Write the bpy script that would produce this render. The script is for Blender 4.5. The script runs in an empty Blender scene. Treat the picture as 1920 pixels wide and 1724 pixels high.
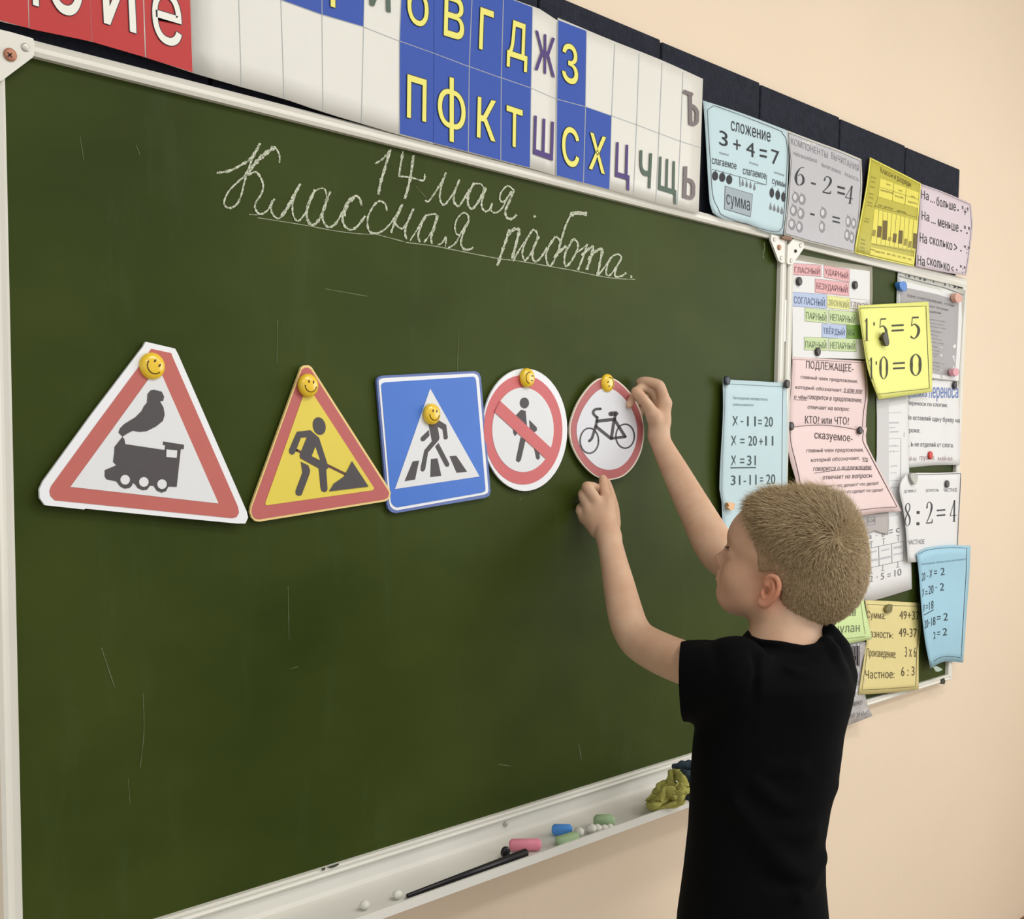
import bpy, math, random
import numpy as np
from mathutils import Vector
from mathutils.geometry import tessellate_polygon
random.seed(4); rng = np.random.default_rng(4)
SC = bpy.context.scene; COL = SC.collection

# ------------------------------------------------------------------ camera
YAW, PITCH, ROLL = map(math.radians, (44.64, -4.15, .60))
FOC, PCX, PCY = 2150., 966., 990.
CAM = np.array([-.479, -1.232, 1.456])
Fv = np.array([math.cos(YAW)*math.cos(PITCH), math.sin(YAW)*math.cos(PITCH), math.sin(PITCH)])
R0 = np.array([math.sin(YAW), -math.cos(YAW), 0.]); U0 = np.cross(R0, Fv)
Rv = R0*math.cos(ROLL)+U0*math.sin(ROLL); Uv = -R0*math.sin(ROLL)+U0*math.cos(ROLL)
cd = bpy.data.cameras.new('camera'); co = bpy.data.objects.new('camera', cd); COL.objects.link(co)
from mathutils import Matrix
M = Matrix([[Rv[i], Uv[i], -Fv[i], CAM[i]] for i in range(3)]+[[0, 0, 0, 1]])
co.matrix_world = M
cd.sensor_fit = 'HORIZONTAL'; cd.sensor_width = 36.; cd.lens = FOC*36/1920
cd.shift_x = -(PCX-960)/1920; cd.shift_y = (PCY-862)/1920; cd.clip_start = .05
SC.camera = co

# ------------------------------------------------------------------ light
SC.view_settings.view_transform = 'Standard'; SC.view_settings.look = 'None'
SC.view_settings.gamma = 1; SC.view_settings.use_curve_mapping = False
SC.view_settings.exposure = 0.0
w = bpy.data.worlds.new('world'); SC.world = w; w.use_nodes = True
w.node_tree.nodes['Background'].inputs[0].default_value = (.94, .97, 1.0, 1)
w.node_tree.nodes['Background'].inputs[1].default_value = .80
def area(name, loc, rot, sx, sy, power, col=(1, 1, 1)):
    l = bpy.data.lights.new(name, 'AREA'); l.shape = 'RECTANGLE'; l.size = sx; l.size_y = sy
    l.energy = power; l.color = col
    o = bpy.data.objects.new(name, l); COL.objects.link(o); o.location = loc; o.rotation_euler = rot
    return o
area('window_daylight', (3.55, -2.2, 1.75), (0, math.radians(90), 0), 1.5, 2.4, 40, (.97, .99, 1))
area('ceiling_lamp_light', (.9, -1.5, 2.93), (0, 0, 0), 1.2, .3, 20, (1, .985, .96))
area('ceiling_lamp_light', (2.3, -2.6, 2.93), (0, 0, 0), 1.2, .3, 22, (1, .985, .96))
area('ceiling_lamp_light', (-.6, -2.6, 2.93), (0, 0, 0), 1.2, .3, 22, (1, .985, .96))

# ------------------------------------------------------------------ projections of measured points onto real planes
def ray(x, y): return Fv+Rv*((x-PCX)/FOC)-Uv*((y-PCY)/FOC)
def W(x, y, o=0.):            # point of the plane that stands `o` metres in front of the wall
    v = ray(x, y); return CAM+v*((-o-CAM[1])/v[1])
def G(x, y, z):               # point of a horizontal plane
    v = ray(x, y); return CAM+v*((z-CAM[2])/v[2])
def P(x, y, z): return CAM+ray(x, y)*z        # point at a measured distance
CR = dict(A=(0, 0, 3), B=(500, 0, 3.84), C=(900, 0, 3.84), D=(1300, 160, 3.4286), E=(380, 240, 4.3636), F=(760, 320, 4.174),
          G=(1440, 460, 7.182), H=(1600, 490, 6.385), I=(1440, 660, 5.388), J=(1600, 700, 5.069), K=(1340, 690, 5.944),
          L=(1520, 940, 5.647), M=(1540, 1100, 5.747), N=(50, 620, 4.3636), O=(450, 670, 5.2233), P=(690, 670, 4.923),
          Q=(1050, 680, 4.924), U=(880, 1400, 4.174), V=(560, 1560, 4.8), X=(1420, 400, 8.621), Z=(0, 0, 1))
def c(k, *a):
    ox, oy, s = CR[k]
    if isinstance(a[0], (list, tuple)) and isinstance(a[0][0], (int, float)) and len(a) == 1: a = a[0:1]; return [(a[0][0]/s+ox, a[0][1]/s+oy)]
    pts = a[0] if len(a) == 1 else a
    return [(x/s+ox, y/s+oy) for x, y in pts]

# ------------------------------------------------------------------ materials
def lin(v): v /= 255.; return v/12.92 if v <= .04045 else ((v+.055)/1.055)**2.4
def rgb(r, g, b, k=1.): return (lin(r)*k, lin(g)*k, lin(b)*k, 1)
MATS = {}
def mat(name, col, rough=.6, noise=0., nscale=30., spec=.4, metal=0., bump=0., bscale=80., sss=0., coat=0., alpha=1.):
    if name in MATS: return MATS[name]
    m = bpy.data.materials.new(name); m.use_nodes = True; nt = m.node_tree; b = nt.nodes['Principled BSDF']
    col = rgb(*col) if len(col) == 3 else col
    b.inputs['Base Color'].default_value = col; b.inputs['Roughness'].default_value = rough
    b.inputs['Specular IOR Level'].default_value = spec; b.inputs['Metallic'].default_value = metal
    b.inputs['Coat Weight'].default_value = coat; b.inputs['Alpha'].default_value = alpha
    if sss: b.inputs['Subsurface Weight'].default_value = sss; b.inputs['Subsurface Radius'].default_value = (.012, .005, .003); b.inputs['Subsurface Scale'].default_value = 1.
    if noise or bump:
        g = nt.nodes.new('ShaderNodeNewGeometry')
    if noise:
        n = nt.nodes.new('ShaderNodeTexNoise'); n.inputs['Scale'].default_value = nscale; n.inputs['Detail'].default_value = 5
        nt.links.new(g.outputs['Position'], n.inputs['Vector'])
        mx = nt.nodes.new('ShaderNodeMix'); mx.data_type = 'RGBA'
        mx.inputs['A'].default_value = [min(1, q*(1-noise)) for q in col[:3]]+[1]
        mx.inputs['B'].default_value = [min(1, q*(1+noise)) for q in col[:3]]+[1]
        nt.links.new(n.outputs['Fac'], mx.inputs['Factor']); nt.links.new(mx.outputs['Result'], b.inputs['Base Color'])
    if bump:
        n = nt.nodes.new('ShaderNodeTexNoise'); n.inputs['Scale'].default_value = bscale; n.inputs['Detail'].default_value = 4
        nt.links.new(g.outputs['Position'], n.inputs['Vector'])
        bp = nt.nodes.new('ShaderNodeBump'); bp.inputs['Strength'].default_value = bump; bp.inputs['Distance'].default_value = .01
        nt.links.new(n.outputs['Fac'], bp.inputs['Height']); nt.links.new(bp.outputs['Normal'], b.inputs['Normal'])
    MATS[name] = m; return m
def flat(r, g, b): return mat('print_%d_%d_%d' % (r, g, b), (r, g, b), .55, noise=.05, nscale=60)

def board_material():
    m = bpy.data.materials.new('chalkboard_green'); m.use_nodes = True; nt = m.node_tree; b = nt.nodes['Principled BSDF']
    g = nt.nodes.new('ShaderNodeNewGeometry')
    mp = nt.nodes.new('ShaderNodeMapping'); mp.inputs['Scale'].default_value = (1.3, 1, 2.2); nt.links.new(g.outputs['Position'], mp.inputs['Vector'])
    n = nt.nodes.new('ShaderNodeTexNoise'); n.inputs['Scale'].default_value = 1.7; n.inputs['Detail'].default_value = 6; n.inputs['Roughness'].default_value = .55
    nt.links.new(mp.outputs['Vector'], n.inputs['Vector'])
    r = nt.nodes.new('ShaderNodeValToRGB'); e = r.color_ramp.elements
    e[0].position = .3; e[0].color = rgb(46, 58, 14); e[1].position = .75; e[1].color = rgb(65, 77, 28)
    nt.links.new(n.outputs['Fac'], r.inputs['Fac']);
    # wiped chalk haze and fine scratches
    mp2 = nt.nodes.new('ShaderNodeMapping'); mp2.inputs['Scale'].default_value = (6, 1, 1.1); mp2.inputs['Rotation'].default_value = (0, .5, 0)
    nt.links.new(g.outputs['Position'], mp2.inputs['Vector'])
    n2 = nt.nodes.new('ShaderNodeTexNoise'); n2.inputs['Scale'].default_value = 3.; n2.inputs['Detail'].default_value = 8; n2.inputs['Roughness'].default_value = .7
    nt.links.new(mp2.outputs['Vector'], n2.inputs['Vector'])
    r2 = nt.nodes.new('ShaderNodeValToRGB'); e = r2.color_ramp.elements
    e[0].position = .55; e[0].color = (0, 0, 0, 1); e[1].position = .85; e[1].color = (.10, .10, .10, 1)
    nt.links.new(n2.outputs['Fac'], r2.inputs['Fac'])
    mx = nt.nodes.new('ShaderNodeMix'); mx.data_type = 'RGBA'; mx.inputs['B'].default_value = rgb(120, 135, 110)
    nt.links.new(r2.outputs['Color'], mx.inputs['Factor']); nt.links.new(r.outputs['Color'], mx.inputs['A'])
    nt.links.new(mx.outputs['Result'], b.inputs['Base Color'])
    b.inputs['Roughness'].default_value = .5; b.inputs['Specular IOR Level'].default_value = .11
    return m
BOARD = board_material()
def chalk_material():
    m = bpy.data.materials.new('chalk'); m.use_nodes = True; nt = m.node_tree; b = nt.nodes['Principled BSDF']
    g = nt.nodes.new('ShaderNodeNewGeometry'); n = nt.nodes.new('ShaderNodeTexNoise'); n.inputs['Scale'].default_value = 520; n.inputs['Detail'].default_value = 3
    nt.links.new(g.outputs['Position'], n.inputs['Vector']); r = nt.nodes.new('ShaderNodeValToRGB'); e = r.color_ramp.elements
    e[0].position = .36; e[0].color = rgb(110, 120, 88); e[1].position = .58; e[1].color = rgb(208, 212, 192)
    nt.links.new(n.outputs['Fac'], r.inputs['Fac']); nt.links.new(r.outputs['Color'], b.inputs['Base Color']); b.inputs['Roughness'].default_value = .95
    return m
CHALK = chalk_material()
CHALK_FAINT = mat('chalk_faint', (98, 108, 76), .9, noise=.3, nscale=200)
FRAME = mat('white_enamel_frame', (228, 226, 216), .38, noise=.05, nscale=9, spec=.5)
BLACK = mat('black_ink', (38, 38, 42), .6, noise=.08)

# ------------------------------------------------------------------ object helpers
def tag(o, label=None, cat=None, group=None, kind=None):
    if label: o['label'] = label
    if cat: o['category'] = cat
    if group: o['group'] = group
    if kind: o['kind'] = kind
    return o
def empty(name, loc, label=None, cat=None, group=None):
    o = bpy.data.objects.new(name, None); COL.objects.link(o); o.location = [float(q) for q in loc]; o.empty_display_size = .05
    return tag(o, label, cat, group)
WL = {}
def wloc(o):
    p = np.array(o.location); return p+wloc(o.parent) if o.parent else p
def mk(name, verts, faces, m, parent=None, smooth=False, mi=None):
    v = np.asarray(verts, float).reshape(-1, 3)
    org = (v.min(0)+v.max(0))/2; me = bpy.data.meshes.new(name)
    me.from_pydata((v-org).tolist(), [], faces)
    for q in (m if isinstance(m, (list, tuple)) else [m]): me.materials.append(q)
    if mi is not None: me.polygons.foreach_set('material_index', mi)
    if smooth: me.polygons.foreach_set('use_smooth', [True]*len(me.polygons))
    me.update()
    o = bpy.data.objects.new(name, me); COL.objects.link(o)
    o.location = org-(wloc(parent) if parent else 0)
    if parent: o.parent = parent
    return o
def box(a, b):
    (x0, y0, z0), (x1, y1, z1) = a, b
    v = [(x, y, z) for x in (x0, x1) for y in (y0, y1) for z in (z0, z1)]
    return v, [(0, 1, 3, 2), (4, 6, 7, 5), (0, 4, 5, 1), (2, 3, 7, 6), (0, 2, 6, 4), (1, 5, 7, 3)]
def bevbox(name, a, b, m, parent=None, bev=.002, seg=2):
    v, f = box(a, b); o = mk(name, v, f, m, parent)
    md = o.modifiers.new('bevel', 'BEVEL'); md.width = bev; md.segments = seg; return o
class MB:
    def __init__(s): s.v = []; s.f = []
    def add(s, v, f):
        n = len(s.v); s.v += [tuple(map(float, q)) for q in v]; s.f += [tuple(i+n for i in q) for q in f]; return s
def prism(pl, off, th):
    """filled outline in measured pixels, on the plane function off, with thickness th"""
    n = len(pl); oo = [off(x, y) for x, y in pl]
    fr = [W(x, y, o) for (x, y), o in zip(pl, oo)]
    tri = tessellate_polygon([[Vector((x, y, 0)) for x, y in pl]])
    f = [tuple(t) for t in tri]; v = list(fr)
    if th:
        v += [p+np.array([0, th, 0]) for p in fr]
        f += [tuple(i+n for i in t[::-1]) for t in tri]+[(i, (i+1) % n, (i+1) % n+n, i+n) for i in range(n)]
    return v, f
def cat(pts, n=6, closed=False):
    p = [np.array(q, float) for q in pts]; N = len(p); out = []
    g = (lambda i: p[i % N]) if closed else (lambda i: p[min(max(i, 0), N-1)])
    for i in range(N if closed else N-1):
        a, b, d, e = g(i-1), g(i), g(i+1), g(i+2)
        for k in range(n):
            t = k/n; out.append(.5*((2*b)+(d-a)*t+(2*a-5*b+4*d-e)*t*t+(3*b-a-3*d+e)*t**3))
    if not closed: out.append(p[-1])
    return out
def ribbon(pts, wd, jit=0.):
    """pixel polyline -> pixel quads strip"""
    p = [np.array(q[:2], float) for q in pts]; n = len(p); v = []
    for i in range(n):
        t = p[min(i+1, n-1)]-p[max(i-1, 0)]; L = np.hypot(*t) or 1; nn = np.array([-t[1], t[0]])/L
        ww = (wd[i] if hasattr(wd, '__len__') else wd)*(1+random.uniform(-jit, jit))/2
        v += [p[i]+nn*ww, p[i]-nn*ww]
    return v, [(2*i, 2*i+1, 2*i+3, 2*i+2) for i in range(n-1)]
def ell(cx, cy, rx, ry, n=28, rot=0.):
    return [(cx+rx*math.cos(t)*math.cos(rot)-ry*math.sin(t)*math.sin(rot), cy+rx*math.cos(t)*math.sin(rot)+ry*math.sin(t)*math.cos(rot)) for t in [2*math.pi*i/n for i in range(n)]]
_G = {}
def glyphs(s, bold=0.):
    """outlines of a text in the built-in font, filled contour by contour: list of (points, triangles, layer, rings)"""
    if (s, bold) in _G: return _G[(s, bold)]
    cu = bpy.data.curves.new('t', 'FONT'); cu.body = s; cu.resolution_u = 3; cu.offset = bold; cu.space_character = 1+bold*2; cu.fill_mode = 'NONE'
    o = bpy.data.objects.new('t', cu); COL.objects.link(o)
    me = bpy.data.meshes.new_from_object(o.evaluated_get(bpy.context.evaluated_depsgraph_get()))
    v = np.array([q.co[:2] for q in me.vertices]); nb = {}
    for e in me.edges:
        a, b = e.vertices; nb.setdefault(a, []).append(b); nb.setdefault(b, []).append(a)
    bpy.data.objects.remove(o); bpy.data.curves.remove(cu); bpy.data.meshes.remove(me)
    seen = set(); rings = []
    for st in sorted(nb):
        if st in seen: continue
        r = [st]; seen.add(st); cur = st
        while True:
            nx = [q for q in nb[cur] if q not in seen]
            if not nx: break
            cur = min(nx) if cur == st else nx[0]; seen.add(cur); r.append(cur)
        if len(r) > 2: rings.append(v[r])
    v = (v-v.min(0)); mx = np.maximum(v.max(0), 1e-6); mn = np.min([r.min(0) for r in rings], 0); rings = [(r-mn)/mx for r in rings]
    ar = [float(.5*(np.roll(r[:, 0], -1)*r[:, 1]-r[:, 0]*np.roll(r[:, 1], -1)).sum())*mx[0]*mx[1] for r in rings]
    sg = np.sign(ar[int(np.argmax(np.abs(ar)))])
    def inside(p, r):
        x, y = p; x1, y1 = r[:, 0], r[:, 1]; x2, y2 = np.roll(x1, -1), np.roll(y1, -1); m_ = (y1 > y) != (y2 > y)
        return int((m_ & (x < (x2-x1)*(y-y1)/np.where(y2 == y1, 1, y2-y1)+x1)).sum()) % 2 == 1
    frac = lambda q, r: sum(inside(p, r) for p in q[::max(1, len(q)//8)])/len(q[::max(1, len(q)//8)])
    hole = [any(j != i and ar[j]*ar[i] < 0 and abs(ar[j]) > abs(ar[i]) and frac(q, rings[j]) > .6 for j in range(len(rings))) for i, q in enumerate(rings)]
    out = []
    for i, r in enumerate(rings):
        if hole[i]: continue
        hs_ = [q for j, q in enumerate(rings) if hole[j] and ar[j]*ar[i] < 0 and frac(q, r) > .6]
        polys = [r]+hs_; pts = np.concatenate(polys); tri = tessellate_polygon([[Vector((x*mx[0], y*mx[1], 0)) for x, y in q] for q in polys])
        lay = 0
        for p_, _, l_, rr in out:
            if not (p_[:, 0].max() < r[:, 0].min() or p_[:, 0].min() > r[:, 0].max()) : lay = max(lay, l_+1)
        out.append((pts, [tuple(t) for t in tri], lay % 5, polys))
    _G[(s, bold)] = out; return out
def split_long(pv, f, L=11.):
    pv = [tuple(p) for p in pv]; out = []; st = []
    for q in f: st += [(q[0], q[i], q[i+1]) for i in range(1, len(q)-1)]
    mid = {}
    while st:
        t = st.pop(); d = [(math.hypot(pv[t[i]][0]-pv[t[(i+1) % 3]][0], pv[t[i]][1]-pv[t[(i+1) % 3]][1]), i) for i in range(3)]; m_, i = max(d)
        if m_ < L: out.append(t); continue
        a, b, e = t[i], t[(i+1) % 3], t[(i+2) % 3]; k = (min(a, b), max(a, b))
        if k not in mid: mid[k] = len(pv); pv.append(((pv[a][0]+pv[b][0])/2, (pv[a][1]+pv[b][1])/2))
        st += [(a, mid[k], e), (mid[k], b, e)]
    return pv, out
class Ink:
    """collects flat print of several colours lying on one surface"""
    def __init__(s, parent, off, eps=.0004): s.p = parent; s.off = off; s.eps = eps; s.d = {}
    def _add(s, key, pv, f, lift=0):
        pv, f = split_long(pv, f); b = s.d.setdefault(key, MB()); b.add([W(x, y, s.off(x, y)+s.eps+lift) for x, y in pv], f)
    def text(s, m, k, txt, x0, y0, x1, y1, hl, hr=None, bold=.012, name='lettering'):
        hr = hl if hr is None else hr
        q = c(k, (x0, y0), (x1, y1), (x1, y1+hr), (x0, y0+hl)); s.quad(m, txt, q, bold, name)
    def quad(s, m, txt, q, bold=.012, name='lettering'):
        tl, tr, br, bl = [np.array(a, float) for a in q]
        for v, f, lay, _ in glyphs(txt, bold): s._add((name, m), [(bl*(1-a)+br*a)*(1-b)+(tl*(1-a)+tr*a)*b for a, b in v], f, .0003+lay*.00008)
    def poly(s, m, k, pts, name='printed_panel', lift=0, n=0):
        pl = c(k, pts); tri = tessellate_polygon([[Vector((x, y, 0)) for x, y in pl]]); s._add((name, m), pl, [tuple(t) for t in tri], lift)
    def line(s, m, k, pts, wd=1.2, name='border_line', smooth=0, closed=False, lift=.0002):
        pl = c(k, pts); pl = cat(pl, smooth, closed) if smooth else pl
        if not smooth:
            q = []
            for a, b in zip(pl, pl[1:]):
                a, b = np.array(a), np.array(b); nn = max(1, int(np.hypot(*(b-a))/12)); q += [a+(b-a)*i/nn for i in range(nn)]
            pl = q+[np.array(pl[-1])]
        v, f = ribbon(pl, wd); s._add((name, m), v, f, lift)
    def done(s):
        for (nm, m), b in s.d.items():
            o = mk(nm.split('#')[0], b.v, b.f, m, s.p)
            if nm in ('lettering', 'border_line', 'grid_line', 'printed_fruit', 'printed_bar', 'printed_dot', 'punch_hole', 'large_letter', 'word_card_edge', 'chipped_paint', 'word_card', 'printed_panel', 'blue_cell'): o['kind'] = 'stuff'
        s.d = {}
def sheet(name, label, cat_, m, top, right, bottom, left, off, th=.0006, nx=12, ny=12, group=None):
    """paper: top/bottom run left to right, left/right run downwards (pixels)"""
    def rs(pl, n):
        pl = [np.array(q, float) for q in (cat(pl, 5) if len(pl) > 2 else pl)]
        L = np.concatenate([[0], np.cumsum([np.hypot(*(b-a)) for a, b in zip(pl, pl[1:])])]); a = np.array(pl)
        t = np.linspace(0, L[-1], n+1); return np.stack([np.interp(t, L, a[:, 0]), np.interp(t, L, a[:, 1])], 1)
    T, B, Lf, Rt = rs(top, nx), rs(bottom, nx), rs(left, ny), rs(right, ny)
    fv = []
    for j in range(ny+1):
        t = j/ny
        for i in range(nx+1):
            s = i/nx
            p = (1-t)*T[i]+t*B[i]+(1-s)*Lf[j]+s*Rt[j]-((1-s)*(1-t)*T[0]+s*(1-t)*T[-1]+(1-s)*t*B[0]+s*t*B[-1])
            fv.append(W(p[0], p[1], off(p[0], p[1])))
    n = len(fv); w_ = nx+1
    f = [(j*w_+i, (j+1)*w_+i, (j+1)*w_+i+1, j*w_+i+1) for j in range(ny) for i in range(nx)]
    v = fv+[p+np.array([0, th, 0]) for p in fv]; f += [tuple(a+n for a in q[::-1]) for q in f]
    rim = [i for i in range(nx)]+[j*w_+nx for j in range(ny)]+[ny*w_+i for i in range(nx, 0, -1)]+[j*w_ for j in range(ny, 0, -1)]
    f += [(a, b, b+n, a+n) for a, b in zip(rim, rim[1:]+rim[:1])]
    o = mk(name, v, f, m, None, True); tag(o, label, cat_, group); return o
def tilt(px, py, o0, kx, kz):
    """a flat plate standing o0 off the wall at the measured point, leaning kx, kz (metres per metre)"""
    A = W(px, py, o0)
    def g(x, y):
        v = ray(x, y); t = -(CAM[1]+o0+kx*(CAM[0]-A[0])+kz*(CAM[2]-A[2]))/(v[1]+kx*v[0]+kz*v[2]); return -(CAM[1]+t*v[1])
    return g
K = lambda o: (lambda x, y: o)
# ================================================================== THE SETTING
PLASTER = mat('peach_plaster', (231, 212, 188), .8, noise=.035, nscale=2.5, bump=.06, bscale=55)
def struct(name, a, b, m): v, f = box(a, b); return tag(mk(name, v, f, m), kind='structure')
struct('wall_front', (-3, 0, 0), (3.72, .12, 3), PLASTER)
struct('floor', (-3, -5.5, -.1), (3.72, .12, 0), mat('beige_linoleum', (170, 160, 146), .4, noise=.2, nscale=6))
struct('ceiling', (-3, -5.5, 3), (3.72, .12, 3.1), mat('white_ceiling', (240, 238, 232), .9, noise=.02))
wr = MB()
for a, b in (((3.6, -5.5, 0), (3.72, 0, .9)), ((3.6, -5.5, 2.6), (3.72, 0, 3)), ((3.6, -.8, .9), (3.72, 0, 2.6)), ((3.6, -5.5, .9), (3.72, -3.6, 2.6))): wr.add(*box(a, b))
tag(mk('wall_right', wr.v, wr.f, PLASTER), kind='structure')
wf = MB()
for a, b in (((3.62, -3.6, .9), (3.68, -.8, .96)), ((3.62, -3.6, 2.54), (3.68, -.8, 2.6)), ((3.62, -3.6, .96), (3.68, -3.54, 2.54)), ((3.62, -.86, .96), (3.68, -.8, 2.54)), ((3.62, -2.23, .96), (3.68, -2.17, 2.54))): wf.add(*box(a, b))
tag(mk('window_1', wf.v, wf.f, FRAME), kind='structure')
struct('baseboard_front', (-3, -.015, 0), (3.6, 0, .09), mat('brown_skirting', (120, 80, 52), .5, noise=.1))
# broad boxed-in pipe seen as a soft step in the plaster above the felt
# ceiling lamps
LM = mat('lamp_housing', (235, 235, 232), .5)
for i, (x, y, wh) in enumerate(((.9, -1.5, 'nearest the chalkboard'), (2.3, -2.6, 'nearest the window'), (-.6, -2.6, 'farthest from the window'))):
    o = bevbox('ceiling_lamp', (x-.62, y-.17, 2.945), (x+.62, y+.17, 3), LM, None, .008); tag(o, 'white rectangular ceiling lamp '+wh, 'lamp')

# ================================================================== CHALKBOARDS
X0, X1, Z0, Z1 = 0., 1.4515, .900, 1.848
main = empty('chalkboard', (.73, 0, .88), 'large green school chalkboard with cursive chalk writing and road signs on it', 'chalkboard')
v, f = box((X0-.012, -.022, Z0-.01), (X1+.012, -.002, Z1+.012)); mk('writing_surface', v, f, BOARD, main)
def rail(name, x0, x1, z0, z1, parent, axis):
    """extruded frame section with a groove"""
    if axis == 'x':
        pr = [(0, -.002), (0, -.030), (.25, -.0325), (.42, -.0305), (.58, -.0305), (.8, -.0325), (1, -.029), (1, -.002)]
        v = [(x, y, z0+(z1-z0)*t) for x in (x0, x1) for t, y in pr]
    else:
        pr = [(0, -.002), (0, -.030), (.2, -.0325), (.42, -.0305), (.58, -.0305), (.8, -.0325), (1, -.029), (1, -.002)]
        v = [(x0+(x1-x0)*t, y, z) for z in (z0, z1) for t, y in pr]
    n = len(pr); f = [(i, (i+1) % n, (i+1) % n+n, i+n) for i in range(n)]+[tuple(range(n)), tuple(range(2*n-1, n-1, -1))]
    return mk(name, v, f, FRAME, parent)
rail('frame_rail', X0-.02, X1+.02, Z1, Z1+.016, main, 'x'); rail('frame_rail', X0-.02, X1+.02, Z0-.012, Z0, main, 'x')
rail('frame_rail', X0-.02, X0, Z0-.012, Z1+.016, main, 'z'); rail('frame_rail', X1, X1+.020, Z0-.012, Z1+.016, main, 'z')
CHIP = mat('chipped_enamel', (62, 64, 56), .7, noise=.1)
ink = Ink(main, K(.0326))
for pts in ([(205, 330), (240, 322), (238, 345), (208, 352)], [(255, 318), (360, 285), (362, 298), (340, 312), (300, 328), (262, 325)]): ink.poly(CHIP, 'V', pts, 'chipped_paint')
ink.done()
SCREW = mat('brass_screw', (176, 122, 96), .45, metal=.3); STEEL = mat('steel_rivet', (190, 186, 176), .35, metal=.6)
def disc(ctr, r, h, seg=20, dome=.3, tilt=0):
    """shallow dome facing the room, centre on the surface"""
    v = []; f = []; prof = [(1, 0), (1, .55), (.9, .85), (.6, .97), (.0, 1)]
    for q, t in prof[:-1]:
        for i in range(seg):
            a = 2*math.pi*i/seg; v.append((ctr[0]+r*q*math.cos(a), ctr[1]-h*t, ctr[2]+r*q*math.sin(a)))
    v.append((ctr[0], ctr[1]-h, ctr[2])); n = len(v)-1
    for k in range(3): f += [(k*seg+i, k*seg+(i+1) % seg, (k+1)*seg+(i+1) % seg, (k+1)*seg+i) for i in range(seg)]
    f += [(3*seg+i, 3*seg+(i+1) % seg, n) for i in range(seg)]; f.append(tuple(range(seg-1, -1, -1)))
    return v, f
def bracket(parent, pts, rivets, screw=None, o=.036):
    b = mk('corner_bracket', *prism(pts, K(o), .004), FRAME, parent)
    for x, y in rivets:
        v, f = disc(W(x, y, o), .0042, .0015); mk('rivet', v, f, STEEL, b, True)
    if screw:
        x, y, r, m = screw; v, f = disc(W(x, y, o), r, .003); s = mk('screw', v, f, m, b, True)
    return b
b = bracket(main, c('Z', [(-14, 52), (20, 60), (62, 72), (65, 80), (64, 103), (61, 108), (8, 148), (2, 152), (-14, 151)]), [(47.5, 89)], (18.5, 103, .0065, SCREW))
ci = MB(); ctr = W(18.5, 103, .0391)
for a in (.8, .8+math.pi/2):
    d = np.array([math.cos(a), 0, math.sin(a)])*.003; e = np.array([-math.sin(a), 0, math.cos(a)])*.0007
    ci.add([ctr+d+e, ctr+d-e, ctr-d-e, ctr-d+e], [(0, 1, 2, 3)])
mk('screw_slot', ci.v, ci.f, mat('slot_dark', (60, 25, 15)), main)
bracket(main, c('X', [(230, 345), (420, 395), (445, 480), (440, 800), (385, 798), (345, 765), (222, 440)]), c('X', [(275, 425), (385, 725)]), c('X', [(347, 553)])[0]+(.005, SCREW))

wing = empty('side_chalkboard', (1.88, 0, .88), 'narrow green wing chalkboard hinged right of the large one, covered with school papers', 'chalkboard')
XA, XB = 1.497, 2.264
v, f = box((XA-.01, -.022, Z0-.01), (XB+.01, -.002, Z1+.01)); mk('writing_surface', v, f, BOARD, wing)
rail('frame_rail', XA-.018, XB+.02, Z1-.003, Z1+.0200, wing, 'x'); rail('frame_rail', XA-.018, XB+.02, Z0-.014, Z0, wing, 'x')
rail('frame_rail', XA-.018, XA, Z0-.014, Z1-.003, wing, 'z'); rail('frame_rail', XB, XB+.020, Z0-.014, Z1-.003, wing, 'z')
bracket(wing, c('X', [(575, 420), (600, 395), (750, 450), (755, 560), (730, 600), (570, 825), (500, 825), (483, 800), (495, 520)]), c('X', [(697, 522), (545, 765)]), c('X', [(612, 613)])[0]+(.003, mat('dark_hole', (35, 33, 30))))
bracket(wing, c('M', [(1296, 1052), (1328, 1056), (1338, 1022), (1326, 990), (1306, 1002), (1296, 1030)]), [], None, .0345).data.materials[0] = CHIP
for z in (1.70, 1.02): mk('hinge', *box((1.4722, -.029, z-.04), (1.4784, -.004, z+.04)), STEEL, wing)
# knob of old glue / wood chip on the joint of the boards
mk('wooden_stop', *prism(c('X', [(400, 380), (480, 360), (545, 372), (550, 400), (570, 415), (565, 437), (440, 420), (405, 405)]), K(.042), .012), mat('brown_wood_chip', (140, 112, 92), .8, noise=.3, nscale=200), main)

# chalk tray
TR = mat('tray_enamel', (226, 224, 216), .42, noise=.06, nscale=14)
ZT = .862
tr = MB(); xs = (-.02, 1.47)
pr = [(-.004, Z0-.012), (-.024, Z0-.012), (-.024, ZT+.004), (-.030, ZT), (-.116, ZT-.002), (-.121, ZT+.006), (-.1245, ZT+.006), (-.126, ZT-.006), (-.004, ZT-.006)]
v = [(x, y, z) for x in xs for y, z in pr]; n = len(pr)
tray = mk('chalk_tray', v, [(i, (i+1) % n, (i+1) % n+n, i+n) for i in range(n)]+[tuple(range(n-1, -1, -1)), tuple(range(n, 2*n))], TR, main)
v, f = disc(W(947, 1546, .024), .004, .003); mk('screw', v, f, STEEL, tray, True)

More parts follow.
